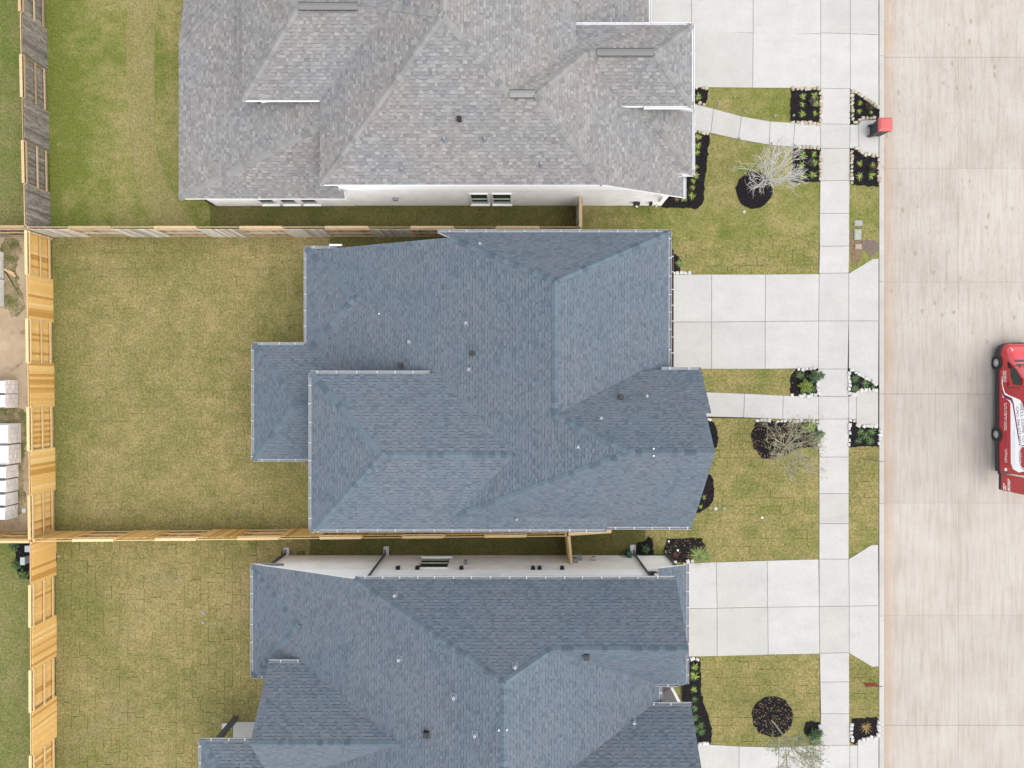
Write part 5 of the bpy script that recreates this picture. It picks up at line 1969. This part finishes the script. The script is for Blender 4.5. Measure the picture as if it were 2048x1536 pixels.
def frustum(mb, x, y, z0, z1, a0, b0, a1, b1, ox=0, oy=0, mi=0, rz=0.0):
    n = len(mb.v)
    ca, sa = math.cos(rz), math.sin(rz)
    for (a, b_, z, dx, dy) in ((a0, b0, z0, 0, 0), (a1, b1, z1, ox, oy)):
        for sx_, sy_ in ((-1, -1), (1, -1), (1, 1), (-1, 1)):
            u, v = sx_ * a / 2 + dx, sy_ * b_ / 2 + dy
            mb.v.append((x + u * ca - v * sa, y + u * sa + v * ca, z))
    for f in ((3, 2, 1, 0), (4, 5, 6, 7), (0, 1, 5, 4), (1, 2, 6, 5), (2, 3, 7, 6), (3, 0, 4, 7)):
        mb.f.append(tuple(n + i for i in f))
        mb.c.append((1, 1, 1))
        mb.m.append(mi)


mb = MB()
frustum(mb, bx, by, CZ + .05, CZ + .95, .50, .52, .62, .64)
frustum(mb, bx, by, CZ + .90, CZ + .97, .66, .67, .68, .69)
mb.build('bin_body', M['bin_black'], binr)
mb = MB()
frustum(mb, bx + .02, by, CZ + .98, CZ + 1.03, .72, .70, .72, .70)
frustum(mb, bx + .02, by, CZ + 1.03, CZ + 1.10, .70, .68, .50, .52)
lid = mb.build('lid', M['bin_red'], binr)
bv = lid.modifiers.new('bevel', 'BEVEL')
bv.width = .025
bv.segments = 3
for s in (-1, 1):
    mb = MB()
    mb.tube((bx - .27, by + s * .24, CZ + .13), (bx - .27, by + s * .30, CZ + .13), .13, .13, 14)
    mb.build('wheel', M['bin_black'], binr)
mb = MB()
mb.tube((bx - .37, by - .25, CZ + 1.0), (bx - .37, by + .25, CZ + 1.0), .018, .018, 8)
mb.build('handle', M['bin_black'], binr)


# yard signs
def yard_sign(px0, px1, py, label, red, h=.82, y2=None):
    a, b_ = P(px0, py), P(px1, y2 or py)
    c = (a + b_) / 2
    root = thing('yard_sign', label, 'sign', (c.x, c.y, 0), 'real estate yard signs on the verge')
    for q in (a, b_):
        mb = MB()
        mb.tube((q.x, q.y, -.02), (q.x, q.y, h + .04), .013, .013, 6)
        mb.build('post', M['black_metal'], root)
    ang = math.atan2(b_.y - a.y, b_.x - a.x)
    L = (b_ - a).length
    mb = MB()
    mb.box((c.x, c.y, h - .19), (L - .03, .035, .36), ang)
    pn = mb.build('sign_panel', red, root)
    mb = MB()
    mb.box((c.x, c.y, h + .012), (L + .28, .03, .025), ang)
    mb.box((c.x, c.y, h - .395), (L, .028, .022), ang)
    mb.build('frame_bar', M['black_metal'], root)


yard_sign(1718, 1742, 1359, 'bright red yard sign in a black frame on the lower verge', plain('red_sign', kc((.60, .09, .07)), .5, .1, 4))
yard_sign(1720, 1744, 916, 'faded brownish red yard sign on the middle verge', plain('faded_red_sign', kc((.36, .17, .13)), .6, .15, 4), y2=919)

# wrapped brick stacks behind the fence
M['white_brick'] = attr_mat('white_facing_brick', .9, .15, .08, 20, .2, .004, k=0.8)
M['wrap'] = plain('blue_black_strap', (.02, .02, .06), .5, .2)


def brick_stack(px_right, py0, py1, h, label, depth=1.0):
    x1 = P(px_right, 0).x
    y1, y0 = P(0, py0).y, P(0, py1).y
    root = thing('brick_stack', label, 'brick stack', (x1 - depth / 2, (y0 + y1) / 2, 0), 'stacks of white bricks behind the fence')
    mb = MB()
    bh = .085
    nz = int(h / bh)
    ny = max(2, int((y1 - y0) / .22))
    nx = max(2, int(depth / .11))
    for k in range(nz):
        for j in range(ny):
            for i in range(nx):
                if k < nz - 1 and 0 < i < nx - 1 and 0 < j < ny - 1:
                    continue
                ww = (y1 - y0) / ny
                dd = depth / nx
                v = random.uniform(.60, .76)
                mb.box((x1 - (i + .5) * dd + random.gauss(0, .003), y0 + (j + .5) * ww, .02 + (k + .5) * bh), (dd - .008, ww - .008, bh - .006), 0, (v, v * .985, v * .955))
    mb.build('bricks', M['white_brick'], root)['kind'] = 'stuff'
    st = MB()
    for y in (y0 + (y1 - y0) * .04, y0 + (y1 - y0) * .96):
        st.box((x1 - depth / 2, y, .02 + nz * bh + .006), (depth, .035, .008))
    st.build('strap', M['wrap'], root)


brick_stack(37, 760, 787, .95, 'upper brick stack of the pair beside the sandy dirt', 1.3)
brick_stack(37, 788, 815, .95, 'lower brick stack of the pair beside the sandy dirt', 1.3)
brick_stack(43, 846, 885, .98, 'first and topmost brick stack of the long row', 1.5)
brick_stack(43, 887, 925, .98, 'second brick stack of the long row', 1.5)
brick_stack(38, 928, 953, .98, 'third brick stack of the long row', 1.4)
brick_stack(38, 955, 980, .98, 'fourth brick stack of the long row', 1.4)
brick_stack(37, 982, 1006, .98, 'fifth brick stack of the long row', 1.4)
brick_stack(37, 1008, 1034, .98, 'sixth and lowest brick stack of the long row', 1.4)
brick_stack(8, 505, 558, .4, 'low brick stack at the picture edge above the sand, upper one', .8)
brick_stack(9, 560, 612, .4, 'low brick stack at the picture edge above the sand, lower one', .8)
a, b_ = P(9, 538), P(32, 553)
mb = MB()
mb.box(((a + b_) / 2) + Vector((0, 0, .03)), ((b_ - a).length, .12, .05), math.atan2(b_.y - a.y, b_.x - a.x))
mb.box(((a + b_) / 2) + Vector((.1, .02, .07)), ((b_ - a).length * .5, .1, .03), math.atan2(b_.y - a.y, b_.x - a.x) + .1)
tag(mb.build('lumber_offcut', M['wood_old_rail']), 'loose grey board lying on the dirt by the fence corner', 'board')
for x0, y0, x1, y1, w in ((51, 1092, 63, 1103, 'pale blue grey utility box half hidden by the fresh fence'), (42, 1115, 50, 1129, 'rounded pale grey utility box in the mulch behind the fence')):
    a, b_ = P(x0, y0, .5), P(x1, y1, .5)
    c = (a + b_) / 2
    mb = MB()
    mb.box((c.x, c.y, .26), (abs(b_.x - a.x), abs(b_.y - a.y), .48))
    mb.box((c.x, c.y, .52), (abs(b_.x - a.x) + .03, abs(b_.y - a.y) + .03, .04))
    tag(mb.build('utility_box', plain('utility_box_grey', kc((.50, .55, .6)), .5, .06)), w, 'utility box', 'utility boxes behind the fence')

# ------------------------------------------------------------------ the van
VX, VY0, VY1 = 25.0, -4.50, 2.08          # left side plane, tail and nose
VW = 2.02
van = thing('van', 'red and white lettered service van parked on the street, rear door open', 'van', (VX + VW / 2, (VY0 + VY1) / 2, STREET_Z))
m, t, b = nt('van_red_paint', .22, .5)
b.inputs['Base Color'].default_value = (.46, .022, .028, 1)
b.inputs['Coat Weight'].default_value = .5
c = ramp(t, noise(t, 1.4, 3), [(.3, (.34, .016, .021)), (.7, (.40, .022, .027))])
t.links.new(c, b.inputs['Base Color'])
M['van_red'] = m
M['van_white'] = plain('van_white_vinyl', (.88, .88, .9), .35, .03, spec=.4)
M['van_maroon'] = plain('van_maroon_vinyl', (.20, .02, .07), .35, .05)
M['van_navy'] = plain('van_navy_vinyl', (.03, .035, .08), .35, .05)
M['cladding'] = plain('black_cladding', (.03, .03, .034), .6, .1)
M['tyre'] = plain('tyre_rubber', (.018, .018, .02), .8, .15)
M['rim'] = plain('steel_rim', (.55, .56, .58), .35, .05, metal=.6)
M['van_glass'] = M['glass']
z0v = STREET_Z


def vside(px, py):
    """point on the van's left side panel as (Y, Z)"""
    z = CAM_H - VX * FPX / (px - 1024)
    return ((768 - py) * (CAM_H - z) / FPX, z)


# body: stations from tail to nose, each a half section
st = [(-4.50, 2.35, .93, .50), (-4.42, 2.42, .985, .42), (-3.9, 2.46, 1.0, .40), (-2.0, 2.48, 1.0, .40), (-.6, 2.48, 1.0, .40), (0.0, 2.40, 1.0, .40), (.35, 2.18, 1.0, .40),
      (.95, 1.52, 1.0, .40), (1.15, 1.30, .995, .40), (1.5, 1.18, .975, .40), (1.8, 1.02, .92, .38), (1.98, .86, .80, .38), (2.07, .68, .62, .40)]
mb = MB()
cx_ = VX + VW / 2
secs = []
for (y, zt, wf, zb) in st:
    w = VW / 2 * wf
    zt_, zb_ = z0v + zt, z0v + zb
    h = zt - zb
    sec = [(w, zb_), (w * 1.0, zb_ + h * .30), (w * 1.0, zb_ + h * .62 if zt > 1.6 else zb_ + h * .6), (w * (.95 if zt > 1.6 else .93), zb_ + h * .86), (w * (.86 if zt > 1.6 else .80), zb_ + h * .97), (w * .6, zt_), (0, zt_ + .02)]
    full = [(cx_ - a, z) for a, z in sec] + [(cx_ + a, z) for a, z in reversed(sec[:-1])]
    secs.append((y, full))
for i in range(len(secs) - 1):
    ya, A = secs[i]
    yb, B = secs[i + 1]
    for k in range(len(A) - 1):
        mb.quad([(A[k][0], ya, A[k][1]), (A[k + 1][0], ya, A[k + 1][1]), (B[k + 1][0], yb, B[k + 1][1]), (B[k][0], yb, B[k][1])][::-1])
    mb.quad([(A[0][0], ya, A[0][1]), (B[0][0], yb, B[0][1]), (B[-1][0], yb, B[-1][1]), (A[-1][0], ya, A[-1][1])][::-1])
mb.quad([(x, secs[0][0], z) for x, z in secs[0][1]])
mb.quad([(x, secs[-1][0], z) for x, z in secs[-1][1]][::-1])
body = mb.build('body', M['van_red'], van, smooth=False)
bm = bmesh.new()
bm.from_mesh(body.data)
bmesh.ops.remove_doubles(bm, verts=bm.verts, dist=.0005)
bmesh.ops.recalc_face_normals(bm, faces=bm.faces)
bm.to_mesh(body.data)
bm.free()
body.data.polygons.foreach_set('use_smooth', [True] * len(body.data.polygons))
body.data.set_sharp_from_angle(angle=math.radians(38))
# lower cladding and bumpers
mb = MB()
mb.box((cx_, -.75, z0v + .44), (VW + .05, 2.9, .28))
mb.box((cx_, -3.75, z0v + .44), (VW + .05, 1.45, .28))
mb.build('sill_cladding', M['cladding'], van)
mb = MB()
bump_pts = [(-.025, 1.40), (-.02, 1.60), (.03, 1.80), (.14, 1.96), (.36, 2.08), (.72, 2.13), (1.01, 2.14)]
for (xa, ya), (xb, yb) in zip(bump_pts[:-1], bump_pts[1:]):
    for sg in (1, -1):
        X = lambda x: VX + x if sg == 1 else VX + VW - x
        q = [(X(xa), ya, z0v + .28), (X(xb), yb, z0v + .28), (X(xb), yb, z0v + .62), (X(xa), ya, z0v + .62)]
        mb.quad(q if sg == 1 else q[::-1])
        q = [(X(xa), ya, z0v + .62), (X(xb), yb, z0v + .62), (X(xb + .12), yb - .16, z0v + .68), (X(xa + .12), ya - .06, z0v + .68)]
        mb.quad(q if sg == 1 else q[::-1])
mb.box((cx_, 2.08, z0v + .48), (.62, .06, .36))
mb.build('front_bumper', M['cladding'], van)
mb = MB()
mb.box((cx_, VY0 - .06, z0v + .48), (VW - .1, .14, .2))
mb.build('rear_bumper', M['cladding'], van)
# wheels
for yy in (1.10, -2.60):
    for sgn in (-1, 1):
        xo = cx_ + sgn * (VW / 2 + .03)
        xi = cx_ + sgn * (VW / 2 - .22)
        mb = MB()
        ctr = Vector((xo, yy, z0v + .35))
        nseg = 28
        prof = [(0.21, 0.0), (.30, -.008), (.345, .03), (.35, .12), (.345, .2), (.28, .24), (0.19, .24)]
        ring = []
        for r, dx in prof:
            ring.append([(xo - sgn * dx, yy + r * math.cos(6.283 * i / nseg), z0v + .35 + r * math.sin(6.283 * i / nseg)) for i in range(nseg)])
        for a_ in range(len(ring) - 1):
            for i in range(nseg):
                j = (i + 1) % nseg
                mb.quad([ring[a_][i], ring[a_][j], ring[a_ + 1][j], ring[a_ + 1][i]])
        whl = mb.build('wheel', M['tyre'], van, smooth=True)
        mb = MB()
        mb.tube((xo - sgn * .05, yy, z0v + .35), (xo - sgn * .022, yy, z0v + .35), .215, .20, 24)
        mb.tube((xo - sgn * .03, yy, z0v + .35), (xo - sgn * .012, yy, z0v + .35), .10, .07, 16)
        for i in range(8):
            a_ = 6.283 * i / 8
            mb.tube((xo - sgn * .03, yy + .15 * math.cos(a_), z0v + .35 + .15 * math.sin(a_)), (xo - sgn * .019, yy + .15 * math.cos(a_), z0v + .35 + .15 * math.sin(a_)), .026, .026, 8, mi=1)
        mb.build('rim', [M['rim'], M['black_metal']], whl)
        mb = MB()
        for i in range(12):
            a0, a1 = math.pi * i / 12 - .15, math.pi * (i + 1) / 12 - .15
            for r0, r1, dx in ((.37, .45, .004),):
                x_ = cx_ + sgn * (VW / 2 + dx + .012)
                q = [(x_, yy + r0 * math.cos(a0), z0v + .37 + r0 * math.sin(a0)), (x_, yy + r1 * math.cos(a0), z0v + .37 + r1 * math.sin(a0)), (x_, yy + r1 * math.cos(a1), z0v + .37 + r1 * math.sin(a1)), (x_, yy + r0 * math.cos(a1), z0v + .37 + r0 * math.sin(a1))]
                mb.quad(q)
                q2 = [(x_ - sgn * .25, p[1], p[2]) for p in (q[0], q[3])]
                mb.quad([q[0], q[3], q2[1], q2[0]])
        mb.tube((cx_ + sgn * (VW / 2 + .006), yy, z0v + .36), (cx_ + sgn * (VW / 2 - .15), yy, z0v + .36), .385, .385, 24)
        mb.build('wheel_arch', M['cladding'], van)


def side_panel(pts_px, mat, name, off=.004, parent=None):
    mb = MB()
    q = [vside(*p) for p in pts_px]
    mb.quad([(VX - off, y, z) for y, z in q])
    o = mb.build(name, mat, parent or van)
    return o


side_panel([(2021, 737), (2030, 735), (2042, 757), (2042, 771), (2027, 769), (2021, 752)], M['glass'], 'door_window', .008)
side_panel([(2004.3, 750), (2006, 772), (2010, 785), (2016, 789.5), (2041, 800), (2046, 809), (2049, 828), (2060, 940), (2038, 945), (2026, 938), (2022, 926), (2021, 806), (2016, 800), (2006, 795), (2004, 786), (2009, 789.5), (2006, 779), (2003.5, 764)], M['van_white'], 'white_graphic', .004)
side_panel([(2004.5, 780), (2010, 789.5), (2024, 796), (2027.5, 806), (2039, 880), (2041, 893), (2037, 880), (2025, 808), (2021, 801), (2009, 796.5), (2004.5, 788)], M['van_maroon'], 'maroon_stripe', .006)
side_panel([(2012, 774), (2040, 775.2), (2040, 776), (2012, 775)], M['cladding'], 'door_gap', .005)
side_panel([(2014, 733), (2043, 729), (2043, 729.8), (2014, 733.8)], M['cladding'], 'door_gap', .005)
side_panel([(2010.4, 776), (2011, 776), (2011, 930), (2010.4, 930)], M['van_maroon'], 'body_crease', .003)
side_panel([(2015, 764), (2017, 764), (2017, 771), (2015, 771)], M['black_metal'], 'door_handle', .012)
side_panel([(2017, 722), (2024, 728), (2023, 737), (2018, 735)], M['black_metal'], 'door_mirror', .06)
# red oval badge with white rim
mb = MB()
cy_, cz_ = vside(2047, 915)
for rr, off, mi in ((1.16, .006, 1), (1.08, .008, 2), (1.0, .010, 0)):
    mb.quad([(VX - off, cy_ + .52 * rr * math.cos(6.283 * i / 32), cz_ + .25 * rr * math.sin(6.283 * i / 32)) for i in range(32)][::-1], mi=mi)
mb.build('oval_badge', [M['van_red'], M['van_navy'], M['van_white']], van)


def van_text(s, py_start, px_base, size, mat, name, tilt=0.0, sx_=1.0, off=.008, shear=0.0):
    cu = bpy.data.curves.new(name, 'FONT')
    cu.body = s
    cu.size = size
    cu.shear = shear
    tmp = bpy.data.objects.new(name + '_tmp', cu)
    COL.objects.link(tmp)
    bpy.context.view_layer.update()
    dg = bpy.context.evaluated_depsgraph_get()
    me = bpy.data.meshes.new_from_object(tmp.evaluated_get(dg))
    bpy.data.objects.remove(tmp)
    y0, z0 = vside(px_base, py_start)
    ca, sa = math.cos(tilt), math.sin(tilt)
    for v in me.vertices:
        x, y = v.co.x * sx_, v.co.y
        x, y = x * ca - y * sa, x * sa + y * ca
        v.co = (VX - off, y0 - x, z0 + y)
    me.materials.clear()
    me.materials.append(mat)
    return new_obj(name, me, van)


van_text("WE'LL COME TO YOU", 806, 2040, .27, M['van_navy'], 'lettering', .10, .95)
van_text('CALL 346-577-8772', 813, 2032.5, .24, M['van_navy'], 'lettering', .10, .98)
van_text('MOBILE', 741.5, 2009.6, .17, M['van_white'], 'lettering', 0, 1.0)
van_text('SERVICE', 741.5, 2006.0, .15, M['van_white'], 'lettering', 0, 1.0)


def marks(px0, px1, py0, py1, name, mat, rows=1, seed=1, off=.008):
    """lettering too small to read: rows of short strokes"""
    r = random.Random(seed)
    mb = MB()
    for k in range(rows):
        pa = px0 + (px1 - px0) * k / rows
        pb = px0 + (px1 - px0) * (k + .72) / rows
        y = py0
        while y < py1:
            w = r.uniform(.5, 1.5)
            if r.random() < .88:
                a, b_ = vside(pa + r.uniform(0, .3), y), vside(pb - r.uniform(0, .8), y + w)
                mb.quad([(VX - off, a[0], a[1]), (VX - off, b_[0], a[1]), (VX - off, b_[0], b_[1]), (VX - off, a[0], b_[1])])
            y += w + r.uniform(.25, .7)
    return mb.build(name, mat, van)


marks(2009, 2014.5, 806, 860, 'small_lettering', M['van_white'], 2, 3)
marks(2010, 2015.5, 898, 926, 'small_lettering', M['van_white'], 2, 4)
marks(2025, 2031, 858, 936, 'fine_print', plain('pale_print', (.55, .66, .66), .4), 3, 5)
marks(2041, 2044, 905, 925, 'badge_lettering', M['van_white'], 1, 6, .013)
mb = MB()
yy, zz = vside(2012, 939)
mb.box((VX - .006, yy, zz), (.012, .14, .14))
mb.build('side_marker', M['van_white'], van)
# open rear door standing straight back
dr = MB()
dr.box((VX + .03, VY0 - .08 - .41, z0v + 1.50), (.05, .82, 1.85))
door = dr.build('rear_door', M['van_red'], van)
mb = MB()
mb.box((VX + .03, VY0 - .08 - .41, z0v + .62), (.06, .83, .18))
mb.box((VX + .05, VY0 - .08 - .83, z0v + 1.5), (.05, .02, 1.84))
mb.build('door_trim', M['cladding'], door)


def door_marks(rows):
    mb = MB()
    r = random.Random(9)
    for (z, h, ya, yb) in rows:
        y = ya
        while y > yb:
            w = r.uniform(.02, .06)
            mb.quad([(VX - .0005, y, z), (VX - .0005, y - w, z), (VX - .0005, y - w, z + h), (VX - .0005, y, z + h)])
            y -= w + r.uniform(.012, .03)
    return mb


door_marks([(z0v + .86, .10, VY0 - .55, VY0 - .87), (z0v + 1.0, .07, VY0 - .65, VY0 - .87), (z0v + 1.18, .08, VY0 - .28, VY0 - .87), (z0v + 1.29, .06, VY0 - .35, VY0 - .87)]).build('door_lettering', M['van_white'], door)
# windscreen, bonnet vent and headlamp
mb = MB()
a_, b_ = secs[6], secs[7]


def roof_pt(y, f, up=.012):
    for i in range(len(st) - 1):
        if st[i][0] <= y <= st[i + 1][0]:
            k = (y - st[i][0]) / (st[i + 1][0] - st[i][0])
            return (cx_ + f, y, z0v + st[i][1] + (st[i + 1][1] - st[i][1]) * k + up)


mb.quad([roof_pt(.05, -.62), roof_pt(.05, .62), roof_pt(1.0, .80), roof_pt(1.0, -.80)], mi=0)
mb.build('windscreen', M['glass'], van)
mb = MB()
mb.box((cx_ - .45, 1.16, z0v + 1.335), (.55, .1, .02))
mb.box((cx_ + .45, 1.16, z0v + 1.335), (.55, .1, .02))
mb.build('wiper_cowl', M['black_metal'], van)
for s in (-1, 1):
    mb = MB()
    mb.quad([(cx_ + s * .93, 1.62, z0v + .92), (cx_ + s * .70, 1.86, z0v + .96), (cx_ + s * .66, 1.72, z0v + 1.08), (cx_ + s * .84, 1.50, z0v + 1.10)])
    mb.build('headlamp', plain('headlamp_glass', (.75, .78, .8), .15, .03, spec=.6), van)

# ------------------------------------------------------------------ grass blades over the lawns
def blades(label, polys, density, pal, lmin, lmax, holes, seed=1):
    rng = np.random.default_rng(seed)
    vs, fs, cs = [], [], []
    for poly in polys:
        xs, ys = [p[0] for p in poly], [p[1] for p in poly]
        A = (max(xs) - min(xs)) * (max(ys) - min(ys))
        n = int(A * density)
        q = np.column_stack([rng.uniform(min(xs), max(xs), n), rng.uniform(min(ys), max(ys), n)])
        k = pip(q, poly)
        for h in holes:
            k &= ~pip(q, h)
        q = q[k]
        n = len(q)
        a = rng.uniform(0, 6.283, n)
        L = rng.uniform(lmin, lmax, n)
        w = rng.uniform(.006, .013, n)
        z = rng.uniform(.012, .05, n)
        ca, sa = np.cos(a), np.sin(a)
        v = np.empty((n, 3, 3))
        v[:, 0, 0], v[:, 0, 1], v[:, 0, 2] = q[:, 0] - sa * w, q[:, 1] + ca * w, .006
        v[:, 1, 0], v[:, 1, 1], v[:, 1, 2] = q[:, 0] + sa * w, q[:, 1] - ca * w, .006
        v[:, 2, 0], v[:, 2, 1], v[:, 2, 2] = q[:, 0] + ca * L, q[:, 1] + sa * L, .006 + z
        vs.append(v.reshape(-1, 3))
        pa = np.array(pal)
        cs.append(pa[rng.integers(0, len(pa), n)] * rng.uniform(.75, 1.3, n)[:, None])
    V = np.concatenate(vs)
    Cc = np.concatenate(cs)
    nf = len(Cc)
    me = bpy.data.meshes.new('grass')
    me.vertices.add(len(V))
    me.vertices.foreach_set('co', V.ravel())
    me.loops.add(nf * 3)
    me.loops.foreach_set('vertex_index', np.arange(nf * 3))
    me.polygons.add(nf)
    me.polygons.foreach_set('loop_start', np.arange(nf) * 3)
    me.polygons.foreach_set('loop_total', np.full(nf, 3))
    me.update(calc_edges=True)
    at = me.attributes.new('Col', 'FLOAT_COLOR', 'FACE')
    at.data.foreach_set('color', np.column_stack([Cc, np.ones(nf)]).astype(np.float32).ravel())
    me.materials.append(M['blade'])
    o = new_obj('grass', me)
    tag(o, label, 'grass', kind='stuff')


STRAW = [(.36, .30, .13), (.30, .245, .09), (.24, .20, .07), (.17, .16, .045), (.13, .135, .035), (.40, .34, .17)]
FRESH = [(.15, .18, .035), (.11, .145, .025), (.20, .205, .05), (.27, .24, .08), (.31, .27, .11)]
SHADE = [(.12, .12, .04), (.09, .10, .03), (.17, .15, .05), (.22, .18, .07)]  # darker blade colours, side yard shade painted in
H1_FOOT = EXCL[-1] if False else [(-15.5, 9.25), (7.75, 9.25), (8.1, 12.7), (7.7, 15.7), (6.15, 15.7), (6.15, 23), (-15.5, 23)]
blades('short straw coloured grass on the new sod', [L2B, L3B], 130, STRAW, .03, .07, EXCL, 1)
blades('short straw and green grass on the front sod', [L2N, L2M, L2S, L3F, V2, V3], 150, STRAW + FRESH[:3], .03, .065, EXCL, 2)
blades('fresh grass on the established lawns', [Q((96, -60), (420, -60), (420, 470), (102, 470)), Q((1155, 160), (1638, 160), (1636, 478), (1155, 478)), Q((1700, 300), (1756, 300), (1756, 520), (1700, 540))],
       120, FRESH, .03, .07, EXCL, 3)
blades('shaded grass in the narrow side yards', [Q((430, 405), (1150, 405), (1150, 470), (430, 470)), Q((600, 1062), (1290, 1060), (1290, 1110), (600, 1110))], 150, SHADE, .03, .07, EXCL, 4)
blades('grass beyond the back fences', [Q((-100, -60), (86, -60), (98, 466), (-100, 466)), Q((-100, 1080), (108, 1080), (108, 1600), (-100, 1600))], 90, FRESH, .03, .07, EXCL, 5)

YEL = [(.62, .42, .03), (.55, .36, .02), (.6, .38, .06)]
blades('faded yellow and orange utility paint flecks on the back sod', [Q((160, 478), (164, 478), (164, 486), (160, 486)), Q((160, 505), (170, 505), (168, 535), (161, 535)), Q((161, 600), (166, 600), (166, 640), (161, 640)),
       Q((162, 700), (167, 700), (167, 760), (162, 760)), Q((162, 790), (169, 790), (169, 860), (163, 860)), Q((164, 955), (171, 955), (171, 1000), (164, 1000)), Q((166, 1030), (173, 1030), (172, 1056), (166, 1056)),
       Q((232, 514), (272, 517), (272, 521), (232, 518)), Q((336, 514), (358, 516), (356, 524), (337, 519))], 55, YEL, .04, .08, EXCL, 9)

WORN = [(.50, .42, .24), (.44, .36, .2), (.56, .48, .3), (.38, .32, .17)]
blades('worn dead straw patches on the lower back lawn', [wobble(Q((205, 1410), (235, 1400), (268, 1412), (272, 1440), (250, 1448), (230, 1440)), .2, .12, 1), wobble(Q((120, 1490), (165, 1455), (215, 1440), (200, 1475), (160, 1510), (130, 1536)), .2, .15, 2),
       wobble(Q((300, 1150), (345, 1140), (380, 1160), (350, 1180), (310, 1172)), .2, .15, 3)], 420, WORN, .03, .07, EXCL, 10)
